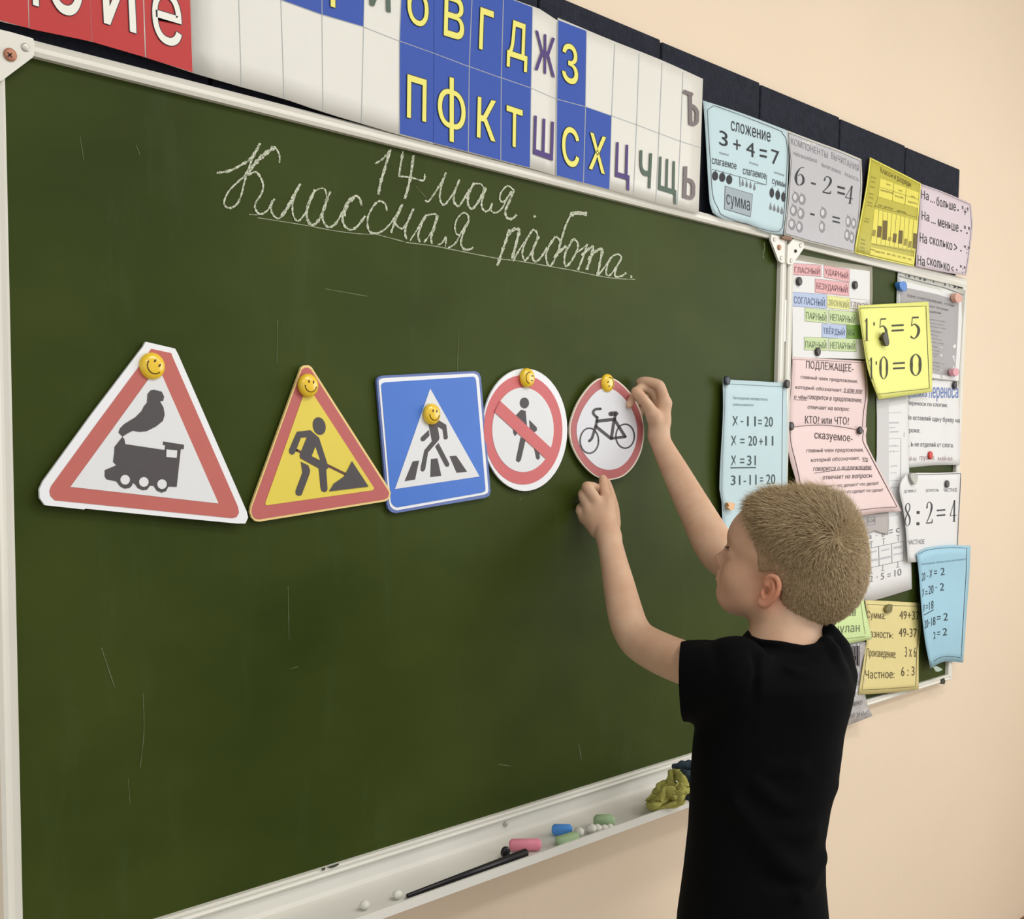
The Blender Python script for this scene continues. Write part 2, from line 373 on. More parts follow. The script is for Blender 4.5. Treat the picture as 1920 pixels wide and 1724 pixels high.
# chalk writing
def chalk(name, strokes, wd=2.5, m=CHALK, jit=.25):
    mb = MB(); li = 0
    for s in strokes:
        k, pts = s[0], s[1]; ww = (s[2] if len(s) > 2 else wd)*(1.12 if m is CHALK else 1)
        pl = cat(c(k, pts), 7); n = len(pl)
        wv = [ww*(1.0+.22*math.sin(i*1.3+len(pts))) for i in range(n)]
        v, f = ribbon(pl, wv, jit); li += 1; mb.add([W(x, y, .0223+.00006*(li % 9)+.00025*j/len(v)) for j, (x, y) in enumerate(v)], f)
    return mk(name, mb.v, mb.f, m, main)
chalk('chalk_word', [
 ('E', [(115, 368), (220, 350), (320, 300), (385, 258), (430, 195), (470, 125)], 4), ('E', [(470, 125), (440, 190), (400, 270), (362, 370), (340, 450), (318, 540), (282, 620), (230, 655), (185, 640), (178, 590), (220, 510), (290, 440), (350, 390)], 3.2),
 ('E', [(350, 390), (400, 325), (460, 258), (520, 205), (583, 160)], 6.2), ('E', [(583, 150), (612, 185), (630, 240), (626, 288)], 2.6),
 ('E', [(370, 388), (430, 360), (470, 400), (495, 470), (480, 540), (440, 600), (428, 650), (450, 695), (490, 702), (540, 662), (587, 580)], 3.2),
 ('E', [(587, 580), (560, 620), (565, 690), (600, 735), (640, 730), (720, 620), (770, 520), (800, 455)], 3), ('E', [(640, 730), (700, 640), (750, 545), (795, 465)], 4.6),
 ('E', [(800, 455), (760, 540), (735, 630), (742, 720), (780, 762), (830, 710), (870, 640)], 2.8),
 ('E', [(920, 505), (875, 600), (850, 690), (862, 760), (900, 795), (950, 755), (990, 670), (1015, 585)], 4.2), ('E', [(920, 515), (950, 500), (990, 495), (1010, 530), (1015, 590)], 2.4),
 ('E', [(1045, 520), (1010, 610), (980, 720), (1000, 790), (1040, 810), (1090, 780), (1150, 680)], 3.6),
 ('E', [(1300, 635), (1285, 580), (1250, 558), (1190, 600), (1150, 690), (1150, 780), (1200, 832), (1260, 810), (1330, 720)], 3.6), ('E', [(1240, 565), (1185, 620), (1150, 720)], 6),
 ('E', [(1508, 680), (1490, 620), (1440, 600), (1390, 650), (1350, 740), (1360, 840), (1420, 862), (1490, 830), (1560, 750), (1635, 625)], 3.2),
 ('E', [(1635, 625), (1580, 750), (1540, 860)], 3.4), ('E', [(1575, 780), (1600, 810), (1640, 820), (1690, 740), (1725, 660)], 3), ('E', [(1725, 660), (1680, 760), (1655, 850), (1668, 910)], 3.4),
 ('F', [(38, 548), (100, 450), (140, 375), (165, 345)], 2.6), ('F', [(165, 345), (122, 430), (100, 510), (115, 560)], 3.4), ('F', [(165, 352), (235, 340), (240, 380), (205, 480), (145, 562)], 2.8), ('F', [(255, 350), (225, 450), (202, 520), (208, 575)], 3.8),
 ('F', [(255, 582), (290, 562), (318, 520), (312, 597)], 2.4), ('F', [(335, 605), (390, 570), (440, 480), (495, 395)], 2.8),
 ('F', [(495, 395), (490, 350), (455, 330), (410, 370), (388, 440), (400, 495), (430, 500), (470, 460)], 2.6), ('F', [(495, 395), (450, 500), (435, 570), (460, 615), (510, 615), (530, 600)], 3.2)])
chalk('chalk_number', [('E', [(1410, 293), (1465, 260), (1500, 225), (1540, 175)], 3), ('E', [(1536, 180), (1490, 330), (1455, 450), (1437, 545)], 4.6),
 ('E', [(1640, 190), (1622, 290), (1605, 398)], 3.4), ('E', [(1605, 395), (1700, 405), (1805, 430), (1816, 375)], 2.6), ('E', [(1725, 225), (1700, 400), (1672, 520), (1652, 580)], 4.6)])
chalk('chalk_word', [('F', [(155, 232), (182, 240), (240, 160), (290, 80), (318, 15)], 3), ('F', [(318, 15), (280, 130), (270, 220), (300, 268), (340, 230), (390, 150), (425, 70)], 3),
 ('F', [(425, 70), (385, 170), (380, 240), (415, 278), (460, 220), (500, 150)], 3.4), ('F', [(540, 95), (495, 180), (490, 260), (520, 300), (560, 260), (600, 190), (625, 130)], 4), ('F', [(540, 102), (590, 105), (615, 140)], 2.4),
 ('F', [(632, 135), (600, 230), (600, 290), (630, 320), (660, 300), (680, 255)], 3), ('F', [(680, 255), (670, 310), (710, 330), (760, 290), (800, 210), (850, 155)], 2.8),
 ('F', [(850, 155), (800, 120), (750, 170), (740, 225), (765, 245), (800, 210), (830, 160)], 2.8), ('F', [(850, 155), (810, 250), (782, 320), (800, 372), (840, 375), (870, 345)], 3.8)])
chalk('chalk_dot', [('F', [(1008, 352), (1016, 368)], 4)])
chalk('chalk_word', [('F', [(815, 460), (790, 540), (755, 640), (720, 745)], 4.4), ('F', [(795, 510), (850, 460), (890, 470), (870, 560), (835, 690)], 4.8), ('F', [(845, 710), (880, 640), (940, 550), (985, 480), (1010, 465), (1035, 510), (1010, 600), (960, 680), (935, 700), (915, 650), (935, 570), (985, 480)], 3),
 ('F', [(1045, 515), (1005, 600), (995, 680), (1020, 712), (1060, 680), (1110, 600)], 3.2), ('F', [(1175, 515), (1125, 590), (1100, 670), (1120, 742), (1150, 730), (1195, 630), (1210, 550), (1175, 515)], 3.2),
 ('F', [(1205, 600), (1230, 510), (1255, 430), (1290, 355)], 3.2), ('F', [(1290, 355), (1330, 332), (1422, 340)], 6), ('F', [(1165, 685), (1200, 640), (1260, 590)], 5),
 ('F', [(1300, 560), (1255, 640), (1245, 720), (1265, 748), (1310, 690), (1350, 610), (1345, 560), (1315, 538), (1290, 570)], 3.2), ('F', [(1345, 640), (1400, 600), (1425, 575)], 2.4), ('F', [(1425, 575), (1390, 680), (1350, 780)], 3.4),
 ('F', [(1380, 665), (1440, 612), (1470, 600), (1445, 700), (1418, 778)], 4), ('F', [(1430, 700), (1490, 632), (1540, 620), (1522, 720), (1505, 828)], 4.2),
 ('F', [(1505, 828), (1570, 740), (1610, 680), (1660, 655), (1690, 680), (1660, 740), (1600, 820), (1570, 800), (1590, 720), (1620, 670)], 2.8), ('F', [(1690, 690), (1645, 780), (1645, 830), (1690, 825), (1730, 800)], 3.2), ('F', [(1765, 820), (1770, 842)], 3.2)])
chalk('chalk_underline', [('E', [(380, 708), (450, 712)], 1.6), ('E', [(450, 735), (800, 790), (1100, 845), (1310, 868), (1420, 872), (1500, 892), (1650, 932)], 1.5),
 ('F', [(0, 562), (220, 590), (400, 625), (600, 665), (750, 692), (900, 710), (1100, 745), (1300, 780), (1500, 822), (1650, 845), (1800, 852)], 1.8)], m=mat('chalk_thin', (150, 156, 130), .9, noise=.3, nscale=300))
SM = [('Z', [(610, 542), (690, 556)], 1.6), ('Z', [(268, 1300), (270, 1370), (263, 1440)], 1.2), ('Z', [(190, 1215), (215, 1290)], 1.6), ('Z', [(520, 600), (519, 680)], 1), ('Z', [(150, 255), (157, 300)], 1.2), ('Z', [(255, 272), (262, 290)], 1.6), ('Z', [(545, 1255), (560, 1250)], 1),
 ('Z', [(1085, 1395), (1090, 1425)], 1.4), ('Z', [(860, 620), (857, 700)], 1), ('X', [(90, 640), (95, 740)], 2), ('X', [(110, 470), (118, 560), (95, 640)], 2.4), ('Z', [(540, 1100), (542, 1200)], 1), ('Z', [(240, 1460), (244, 1510)], .9), ('Z', [(780, 350), (800, 372)], 1.2), ('Z', [(935, 1434), (958, 1437)], 1.6), ('Z', [(974, 936), (977, 937)], 3)]
for q in SM: chalk('chalk_smudge', [q], m=CHALK_FAINT)

# ================================================================== FELT TILES
FELT = mat('navy_felt', (46, 48, 58), .95, noise=.35, nscale=70, spec=.1, bump=.5, bscale=180)
SEAM = mat('felt_edge', (22, 24, 36), .95, noise=.2)
felt = empty('felt_strip', (.9, 0, Z1+.02), 'dark navy blue felt tile strip running along the wall above the chalkboards', 'felt board')
xt = [-.345, -.052, .245, .507, .797, 1.096, 1.398, 1.694, 1.985, 2.2705]
ztop = W(1440, 160, .01)[2]+.90-.90
for i, (a, b) in enumerate(zip(xt, xt[1:])):
    z = np.interp((a+b)/2, [.8, 2.3], [W(1067, 0, .01)[2], W(1801, 319, .01)[2]])
    bevbox('felt_tile', (a+.0022, -.010, Z1+(.0165 if a < 1.4 else .0205)), (b-.0022, -.001, z), FELT, felt, .003)
v, f = box((xt[0], -.0012, Z1+.0165), (xt[-1], -.0005, z-.004)); mk('backing_strip', v, f, SEAM, felt)
# ================================================================== ALPHABET SHEETS
PAPER = mat('white_glossy_card', (222, 221, 213), .35, noise=.02, nscale=20, spec=.4)
BLUE = mat('print_blue', (42, 78, 170), .45, noise=.06, nscale=8, spec=.3); RED = mat('print_red', (190, 52, 52), .45, noise=.05, nscale=8, spec=.3)
YEL = mat('print_lemon', (232, 226, 112), .4, noise=.04); PUR = mat('print_purple', (72, 48, 118), .5, noise=.05); GRN = mat('print_dark_green', (74, 96, 82), .5, noise=.05); GRY = mat('print_warm_grey', (118, 108, 108), .5, noise=.05)
WHT = mat('print_white', (238, 238, 228), .4, noise=.02); LN = mat('grid_line_grey', (176, 182, 188), .5, noise=.05); SKY_LN = mat('grid_line_pale', (205, 224, 240), .4, noise=.02)
NAVY = mat('print_letter_edge', (40, 52, 60), .5, noise=.05)
COLX = {0: [(358, 0), (363, 137)], 1: [(448, 0), (453, 163)], 2: [(527, 0), (533, 185)], 3: [(604, 27), (606, 210)], 4: [(682, 50), (678, 231)], 5: [(752, 0), (749, 77), (749, 252)], 6: [(814, 0), (814, 100), (813, 270)],
        7: [(885, 0), (880, 125), (878, 285)], 8: [(944, 0), (940, 146), (939, 301)], 9: [(999, 13), (996, 165), (994, 316)], 10: [(1046, 36), (1044, 186), (1043, 330)], 11: [(1100, 56), (1098, 200), (1094, 344)],
        12: [(1153, 78), (1147, 217), (1143, 356)], 13: [(1199, 95), (1194, 234), (1188, 369)], 14: [(1242, 115), (1236, 250), (1230, 381)], 15: [(1281, 134), (1276, 265), (1270, 391)], 16: [(1318, 148), (1314, 277), (1310, 401)]}
OA = .0350
def asheet(label, top, right, bottom, left, o): return sheet('alphabet_sheet', label, 'alphabet chart', PAPER, top, right, bottom, left, K(o), .0008, 10, 8, 'alphabet chart sheets above the chalkboard')
def big(par, o, ch, m, q, edge):
    """one large printed letter with its thin dark edge"""
    tl, tr, br, bl = [np.array(a, float) for a in q]; G_ = glyphs(ch, BOLD.get(ch, .052)); at = lambda r: [(bl*(1-a)+br*a)*(1-b)+(tl*(1-a)+tr*a)*b for a, b in r]
    mb = MB(); ed = MB()
    for v, f, lay, polys in G_:
        p2, f2 = split_long(at(v), f, 25.); mb.add([W(x, y, o+.0018+lay*.00012) for x, y in p2], f2)
        for r in polys:
            pl = at(r); n = 0
            for a, b in zip(pl, pl[1:]+pl[:1]): vv, ff = ribbon([a, b], 3.0); n += 1; ed.add([W(x, y, o+.0010+(n % 5)*.00008) for x, y in vv], ff)
    if ch in 'ьъ':
        x0 = 0. if ch == 'ь' else .36; mb = MB(); wd = 7.2; W_, H_ = np.hypot(*(tr-tl)), np.hypot(*(bl-tl))
        st = [[(x0, 0), (x0, 1)], cat([(x0, .40), (.7, .40), (1, .52), (1.02, .70), (1, .88), (.7, 1), (x0, 1)], 5)]+([[(-.06, 0), (.45, 0)]] if ch == 'ъ' else [])
        for i, p in enumerate(st):
            p = [(a*(1-wd/W_)+wd/W_/2, b*(1-wd/H_)+wd/H_/2) for a, b in p]; pp = at([(a, 1-b) for a, b in p])
            if len(pp) == 2: d_ = (pp[1]-pp[0])/np.hypot(*(pp[1]-pp[0]))*wd/2; pp = [pp[0]-d_, pp[1]+d_]
            vv, ff = ribbon(pp, wd); mb.add([W(x, y, o+.0018+i*.00015) for x, y in vv], ff)
    L = mk('letter', mb.v, mb.f, m, par)
    if ch in 'йфъьюжх': L['kind'] = 'stuff'
    if edge: mk('letter_edge', ed.v, ed.f, NAVY, L)['kind'] = 'stuff'
BOLD = {'е': .03, 'ж': .042, 'щ': .042, 'ш': .042, 'ь': .05, 'ъ': .05, 'ю': .045}
aR = asheet('red alphabet chart sheet with big white letters, leftmost above the chalkboard', [(-70, -408), (349, -241)], [(349, -241), (363, 137)], [(-70, 18), (0, 40), (173, 78), (275, 108), (363, 137)], [(-70, -408), (-70, 18)], OA)
ik = Ink(aR, K(OA))
for x0, x1, yb in ((-58, 54, (22, 53)), (56, 172, (54, 78)), (173, 272, (78.5, 107.5)), (274.5, 361, (108.5, 135.5))):
    dx = -7
    ik.poly(RED, 'Z', [(x0-14, -400+(x0+60)*.405), (x1-12, -400+(x1+60)*.405), (x1, yb[1]), (x0, yb[0])])
ik.done()
for ch, q in (('ю', [(58, -118), (152, -92), (158, 37), (62, 12)]), ('и', [(188, -90), (250, -68), (256, 63), (195, 43)]), ('е', [(284, -28), (338, -10), (343, 92), (287, 77)])): big(aR, OA, ch, WHT, q, True)
aB = asheet('white and blue alphabet chart sheet with many blank cells beside the red one', [(349, -241), (816, -55)], [(816, -55), (814, 100), (813, 270)], [(363, 137), (453, 163), (533, 185), (607, 210), (678, 231), (749, 252), (813, 269)], [(349, -241), (363, 137)], OA+.0004)
aC = asheet('blue alphabet chart sheet with yellow letters, third from the left', [(814, -55), (999, 12), (1012, 17), (1046, 39)], [(1046, 39), (1044, 186), (1043, 330)], [(813, 269), (879, 286), (940, 302), (995, 316), (1043, 330)], [(814, -55), (813, 269)], OA+.0008)
aD = asheet('mostly white alphabet chart sheet ending in grey letters, rightmost above the chalkboard', [(1046, 33), (1100, 56), (1153, 78), (1241, 113), (1318, 148)], [(1318, 148), (1314, 277), (1310, 401)], [(1043, 330), (1094, 344), (1143, 356), (1189, 369), (1228, 380), (1310, 401)], [(1046, 33), (1043, 330)], OA+.0012)
def colat(i, y):
    p = COLX[i]; (xa, ya), (xb, yb) = (p[0], p[1]) if len(p) == 2 or y < p[1][1] else (p[1], p[2]); return xa+(xb-xa)*(y-ya)/(yb-ya)
MID = [(527, 0), (602, 27), (681, 50), (749, 77), (814, 100), (880, 125), (940, 146), (996, 165), (1044, 186), (1098, 200), (1147, 217), (1194, 234), (1236, 250), (1276, 265), (1314, 277)]
TOPL = [(-70, -408), (349, -241), (600, -141), (814, -55), (999, 12.5), (1012, 17), (1046, 37), (1100, 57), (1153, 79), (1241, 114), (1318, 149)]
BOTL = [(363, 137), (453, 163), (533, 185), (607, 210), (678, 231), (749, 251.5), (813, 268.5), (879, 285.5), (940, 301.5), (995, 315.5), (1043, 329.5), (1094, 343.5), (1143, 356), (1189, 368), (1310, 400)]
yi = lambda L, x: float(np.interp(x, [p[0] for p in L], [p[1] for p in L]))
inks = {id(a): Ink(a, K(o)) for a, o in ((aB, OA+.0004), (aC, OA+.0008), (aD, OA+.0012))}
def sh(i): return inks[id(aB if i < 6 else aC if i < 10 else aD)]
def cell(i, row):
    if row == 1: L0, L1 = TOPL, MID
    else: L0, L1 = MID, BOTL
    pts = []
    for k, L, d in ((i, L0, 1), (i+1, L0, 1), (i+1, L1, -1), (i, L1, -1)):
        y = 100.
        for _ in range(4): y = yi(L, colat(k, y))
        inx = .9 if k == i else -.9
        if i in (5,) and k == 6 or i == 6 and k == 6: inx = 0
        pts.append((colat(k, y)+inx, y+.8*d))
    return pts
for i in (2, 3, 5, 6, 7, 8, 10): sh(i).poly(BLUE, 'Z', cell(i, 1), 'blue_cell')
for i in (5, 6, 7, 8, 10, 11): sh(i).poly(BLUE, 'Z', cell(i, 2), 'blue_cell')
for i in range(1, 17):
    if i in (16, 6): continue
    p = COLX[i]; m = LN
    ytop = yi(TOPL, p[0][0])+3; ybt = yi(BOTL, p[-1][0])
    n = 8; sh(i).line(m, 'Z', [(colat(i, ytop+(ybt-ytop)*t/n), ytop+(ybt-ytop)*t/n) for t in range(n+1)], 1.0 if m is LN else 1.6, 'grid_line', lift=.0001)
for a, b in zip(MID, MID[1:]):
    i = MID.index(a)+2
    sh(i).line(LN, 'Z', [a, b], 1., 'grid_line', lift=.0001)
AL = [(3, 'р', YEL, [(619, -110), (668, -92), (668, 26), (620, 12)]), (4, 'й', GRN, [(692, -110), (730, -95), (733, 24), (694, 9)]), (5, 'б', YEL, [(764, -52), (803, -40), (804, 55), (764, 42)]),
 (6, 'в', YEL, [(834, -14), (871, -2), (870, 78), (832, 66)]), (7, 'г', YEL, [(901, 13), (926, 22), (924, 100), (898, 91)]), (8, 'д', YEL, [(953, 34), (991, 48), (988, 136), (950, 124)]), (9, 'ж', PUR, [(1004, 56), (1041, 72), (1041, 146), (1003, 130)]),
 (10, 'з', YEL, [(1054, 77), (1084, 88), (1084, 163), (1054, 151)]), (5, 'п', YEL, [(764, 139), (800, 150), (799, 229), (763, 220)]), (6, 'ф', YEL, [(821, 138), (873, 153), (873, 274), (821, 258)]), (7, 'к', YEL, [(896, 181), (930, 190), (929, 266), (894, 257)]),
 (8, 'т', YEL, [(950, 197), (980, 207), (979, 281), (949, 270)]), (9, 'ш', PUR, [(1002, 216), (1039, 229), (1037, 302), (1000, 289)]), (10, 'с', YEL, [(1054, 233), (1086, 244), (1086, 318), (1054, 307)]), (11, 'х', YEL, [(1106, 248), (1137, 258), (1134, 327), (1104, 316)]),
 (12, 'ц', PUR, [(1156, 266), (1182, 273), (1180, 358), (1153, 350)]), (13, 'ч', GRN, [(1200, 281), (1223, 288), (1220, 354), (1199, 347)]), (14, 'щ', GRN, [(1237, 293), (1269, 304), (1268, 384), (1234, 374)]), (15, 'ь', GRY, [(1282, 311), (1304, 317), (1303, 377), (1280, 371)]), (15, 'ъ', GRY, [(1283, 168), (1311, 180), (1309, 239), (1286, 231)])]
for k in inks.values(): k.done()
for i, ch, m, q in AL:
    par, o_ = (aB, OA+.0004) if i < 6 else (aC, OA+.0008) if i < 10 else (aD, OA+.0012); big(par, o_, ch, m, q, m is YEL)


# ================================================================== POSTERS ABOVE THE BOARDS
def lean(x0, y0, o0, x1, y1, o1):      # paper leaning between two measured rows
    return lambda x, y: o0+(o1-o0)*max(0., min(1.06, ((x-x0)*(x1-x0)+(y-y0)*(y1-y0))/((x1-x0)**2+(y1-y0)**2)))
INKB = mat('print_black', (42, 44, 50), .6, noise=.06); INKG = mat('print_grey', (120, 122, 128), .6, noise=.06); INKD = mat('print_dark_grey', (84, 86, 92), .6, noise=.06)
PBLUE = mat('paper_pale_blue', (190, 214, 221), .6, noise=.03, nscale=25); PGREY = mat('paper_light_grey', (186, 186, 190), .55, noise=.04, nscale=25); PYEL = mat('paper_mustard', (186, 178, 62), .5, noise=.05); PLIL = mat('paper_lilac', (216, 202, 210), .6, noise=.03)
g1 = lean(1380, 220, .0145, 1388, 395, .036)
s1 = sheet('poster', 'pale blue addition poster with the sum 3 + 4 = 7 and small fruit', 'poster', PBLUE, c('D', [(62, 97), (300, 175), (500, 250), (603, 290)]), c('D', [(603, 290), (612, 500), (595, 800), (575, 962)]), c('D', [(125, 820), (200, 862), (350, 890), (430, 930), (510, 952), (575, 962)]), c('D', [(62, 97), (75, 250), (95, 600), (108, 770), (125, 820)]), g1)
ik = Ink(s1, g1)
ik.line(INKD, 'D', [(125, 137), (103, 150), (92, 190), (110, 480), (125, 700), (160, 790), (200, 842), (400, 912), (530, 942), (565, 922), (580, 870), (605, 500), (600, 360), (575, 312), (530, 280), (170, 142), (125, 137)], 1.0, smooth=4)
T = lambda *a, **k: ik.text(INKB, 'D', *a, **k)
T('сложение', 243, 226, 497, 304, 64, 62); T('3', 168, 286, 222, 305, 95, bold=.03); T('+', 258, 343, 305, 355, 66, bold=.04); T('4', 341, 355, 395, 375, 92, bold=.03); T('=', 428, 408, 473, 418, 50, bold=.04); T('7', 503, 410, 553, 426, 92, bold=.03)
ik.text(INKG, 'D', 'первое', 168, 428, 228, 443, 16); T('слагаемое', 120, 466, 278, 506, 38, 36); ik.text(INKG, 'D', 'второе', 362, 490, 418, 508, 16); T('слагаемое', 320, 533, 467, 568, 38, 36); ik.text(INKG, 'D', 'значение', 520, 552, 585, 574, 13); T('суммы', 508, 600, 594, 628, 44)
for q in ([(120, 540), (298, 588), (300, 640)], [(298, 588), (303, 655)], [(300, 588), (470, 640), (472, 575)], [(395, 628), (470, 640)]): ik.line(INKD, 'D', q, .8)
for x, y, rx, ry in ((140, 583, 20, 30), (186, 592, 20, 30), (231, 607, 20, 30), (505, 692, 15, 31), (543, 706, 15, 31), (580, 719, 15, 31)):
    ik.poly(INKB, 'D', ell(x, y, rx, ry, 16), 'printed_fruit'); ik.line(INKD, 'D', [(x, y-ry), (x+rx*.5, y-ry*1.35)], .9, 'printed_fruit')
for x, y, rx, ry in ((318, 628, 8, 20), (343, 636, 8, 20), (368, 643, 8, 20), (393, 655, 8, 20), (497, 782, 9, 20), (521, 789, 9, 20), (546, 798, 9, 20), (570, 808, 9, 20)):
    ik.poly(INKG, 'D', [(x, y-ry*1.5), (x+rx*.5, y-ry*.6), (x+rx, y+ry*.3), (x+rx*.6, y+ry), (x-rx*.6, y+ry), (x-rx, y+ry*.3), (x-rx*.5, y-ry*.6)], 'printed_fruit')
ik.poly(INKG, 'D', [(203, 645), (384, 700), (369, 848), (198, 797)], 'printed_box'); ik.poly(mat('print_light_grey', (158, 172, 180), .6, noise=.04), 'D', [(207, 650), (380, 704), (365, 842), (202, 793)], 'printed_box', .0003)
ik.off = lambda x, y: g1(x, y)+.0003
T('сумма', 213, 698, 364, 745, 88, 86); ik.done()
g2 = lambda x, y: lean(1540, 270, .0150, 1528, 420, .0365)(x, y)+.0005+.004*math.sin((x-1470)/145*math.pi)
s2 = sheet('poster', 'light grey subtraction poster with the sum 6 - 2 = 4 and drawn apples', 'poster', PAPER, c('D', [(603, 290), (800, 365), (950, 420), (1080, 475)]), c('D', [(1080, 475), (1086, 650), (1068, 850), (1040, 1080)]), c('D', [(582, 965), (750, 1010), (1000, 1070), (1040, 1080)]), c('D', [(603, 290), (622, 500), (605, 750), (582, 965)]), g2)
ik = Ink(s2, g2)
pl = [(612, 306), (800, 378), (950, 433), (1072, 486), (1077, 650), (1060, 850), (1032, 1066), (1000, 1060), (750, 1000), (592, 953), (613, 750), (630, 500), (612, 306)]
ik.poly(PGREY, 'D', pl[:-1]); ik.line(INKD, 'D', pl, .9)
T = lambda *a, **k: ik.text(INKB, 'D', *a, **k)
ik.text(INKG, 'D', 'КОМПОНЕНТЫ', 628, 335, 865, 428, 44, bold=.03); ik.text(INKG, 'D', 'ВЫЧИТАНИЯ', 888, 428, 1062, 512, 44, bold=.03)
ik.text(INKG, 'D', 'УМЕНЬШАЕМОЕ', 640, 425, 797, 480, 22); ik.text(INKG, 'D', 'ВЫЧИТАЕМОЕ', 825, 500, 950, 552, 22); ik.text(INKG, 'D', 'РАЗНОСТЬ', 975, 560, 1062, 598, 22)
def serif(ik, m, k, ch, x, y, w_, h, sl=0., sh=0., wt=1.):
    """digits with thick and thin strokes, box (x, y) top left, slanted by sl (baseline rise) and sh (italic)"""
    D = {'0': [([(.5, 0), (.12, .18), (.06, .5), (.12, .82), (.5, 1), (.88, .82), (.94, .5), (.88, .18), (.5, 0)], [.05, .2, .3, .2, .05, .2, .3, .2, .05])],
         '1': [([(.5, 0), (.5, 1)], [.2, .26]), ([(.15, .17), (.5, .02)], [.05, .14]), ([(.18, .99), (.85, .99)], [.05, .05])],
         '2': [([(.14, .28), (.2, .08), (.5, .0), (.82, .12), (.84, .32), (.6, .6), (.1, .95)], [.2, .1, .08, .2, .26, .14, .06]), ([(.08, .95), (.92, .95), (.97, .78)], [.16, .16, .04])],
         '4': [([(.66, 0), (.66, 1)], [.2, .2]), ([(.66, 0), (.04, .7)], [.05, .08]), ([(.02, .7), (.98, .7)], [.09, .09]), ([(.4, .99), (.92, .99)], [.05, .05])],
         '5': [([(.25, .03), (.9, .03)], [.16, .16]), ([(.25, .03), (.15, .42)], [.06, .06]), ([(.15, .42), (.5, .34), (.85, .5), (.9, .7), (.7, .92), (.35, 1), (.08, .9)], [.06, .12, .24, .28, .16, .08, .22])],
         '6': [([(.9, .04), (.5, .1), (.15, .4), (.08, .68), (.25, .95), (.55, 1), (.88, .85), (.9, .6), (.6, .42), (.25, .55)], [.05, .08, .22, .3, .14, .06, .24, .24, .08, .06])],
         '8': [([(.5, 0), (.18, .1), (.16, .28), (.5, .46), (.88, .68), (.85, .92), (.5, 1), (.12, .9), (.1, .7), (.4, .5), (.82, .28), (.8, .08), (.5, 0)], [.06, .16, .22, .24, .24, .16, .06, .16, .2, .12, .14, .12, .06])],
         ':': [([(.5, .28), (.5, .42)], [.9, .9]), ([(.5, .84), (.5, .98)], [.9, .9])], '.': [([(.5, .0), (.5, 1)], [.9, .9])],
         '-': [([(0, .5), (1, .5)], None)], '=': [([(0, .1), (1, .1)], None), ([(0, .9), (1, .9)], None)]}
    s = CR[k][2]
    for pts, ww in D[ch]:
        q = [(x+a*w_+sh*(1-b)*h, y+b*h+sl*a*w_) for a, b in pts]
        pl = c(k, q)
        if len(pl) > 2 and ww and ch not in '1': pl = cat(pl, 6); wv = np.interp(np.linspace(0, len(ww)-1, len(pl)), range(len(ww)), ww)*w_/s*wt
        else: wv = [(a*w_/s*wt) for a in ww] if ww else [wt*h*(.35 if ch == '=' else 1.)/s]*len(pl)
        v, f = ribbon(pl, wv); ik._add(('lettering', m), v, f, .0004)
serif(ik, INKB, 'D', '6', 652, 514, 58, 122, .2, .08); serif(ik, INKB, 'D', '2', 826, 582, 56, 108, .2, .12); serif(ik, INKB, 'D', '4', 972, 640, 52, 115, .2, .12)
for x0, y0, x1, h in ((757, 622, 787, 12), (752, 820, 780, 12)): ik.text(INKB, 'D', '-', x0, y0, x1, y0+8, h)
ik.text(INKB, 'D', '=', 927, 645, 975, 658, 50, bold=.04); ik.text(INKB, 'D', '=', 895, 840, 942, 852, 38, bold=.04)
AP = mat('print_apple_grey', (142, 142, 146), .6, noise=.1, nscale=90); APL = mat('print_apple_light', (206, 206, 208), .6)
for x, y, rx, ry in ((657, 722, 21, 34), (700, 735, 21, 34), (645, 806, 22, 35), (692, 826, 21, 35), (635, 895, 22, 35), (683, 912, 20, 35), (835, 822, 20, 34), (828, 912, 18, 36), (997, 878, 17, 36), (1033, 890, 15, 33), (990, 965, 17, 35), (1020, 980, 15, 34)):
    ik.poly(INKD, 'D', ell(x, y, rx+1.5, ry+1.5, 16), 'printed_fruit'); ik.poly(AP, 'D', ell(x, y, rx, ry, 16), 'printed_fruit', .0002); ik.poly(APL, 'D', ell(x-rx*.2, y-ry*.1, rx*.55, ry*.6, 12), 'printed_fruit', .0004); ik.line(INKD, 'D', [(x, y-ry*.9), (x-rx*.5, y-ry*1.3)], .7, 'printed_fruit')
ik.done()
g3 = lambda x, y: lean(1680, 320, .0155, 1665, 445, .0365)(x, y)+.001+.004*math.sin((y-300)/60)
s3 = sheet('poster', 'mustard yellow place value table poster with small brown bars', 'poster', PYEL, c('D', [(1135, 462), (1250, 520), (1350, 570), (1465, 630)]), c('D', [(1465, 630), (1452, 800), (1435, 1000), (1420, 1168)]), c('D', [(1038, 1080), (1200, 1120), (1420, 1168)]), c('D', [(1135, 462), (1112, 650), (1075, 850), (1040, 1030), (1038, 1080)]), g3)
ik = Ink(s3, g3); LY = mat('print_light_yellow', (226, 216, 92), .55, noise=.04); BR = mat('print_brown', (104, 88, 38), .6, noise=.1)
YE = mat('print_edge_yellow', (238, 232, 110), .5)
ik.line(YE, 'D', [(1140, 470), (1250, 525), (1350, 576), (1460, 634), (1447, 800), (1430, 1000), (1416, 1163), (1200, 1115), (1044, 1076), (1046, 1030), (1080, 850), (1117, 650), (1140, 470)], 1.6)
ik.text(BR, 'D', 'Классы и разряды', 1205, 522, 1400, 618, 48, bold=.0)
ik.poly(LY, 'D', [(1202, 598), (1450, 690), (1444, 790), (1190, 716)]); ik.poly(LY, 'D', [(1165, 795), (1440, 870), (1424, 1062), (1142, 1015)]); ik.poly(LY, 'D', [(1140, 1040), (1422, 1105), (1418, 1155), (1135, 1088)])
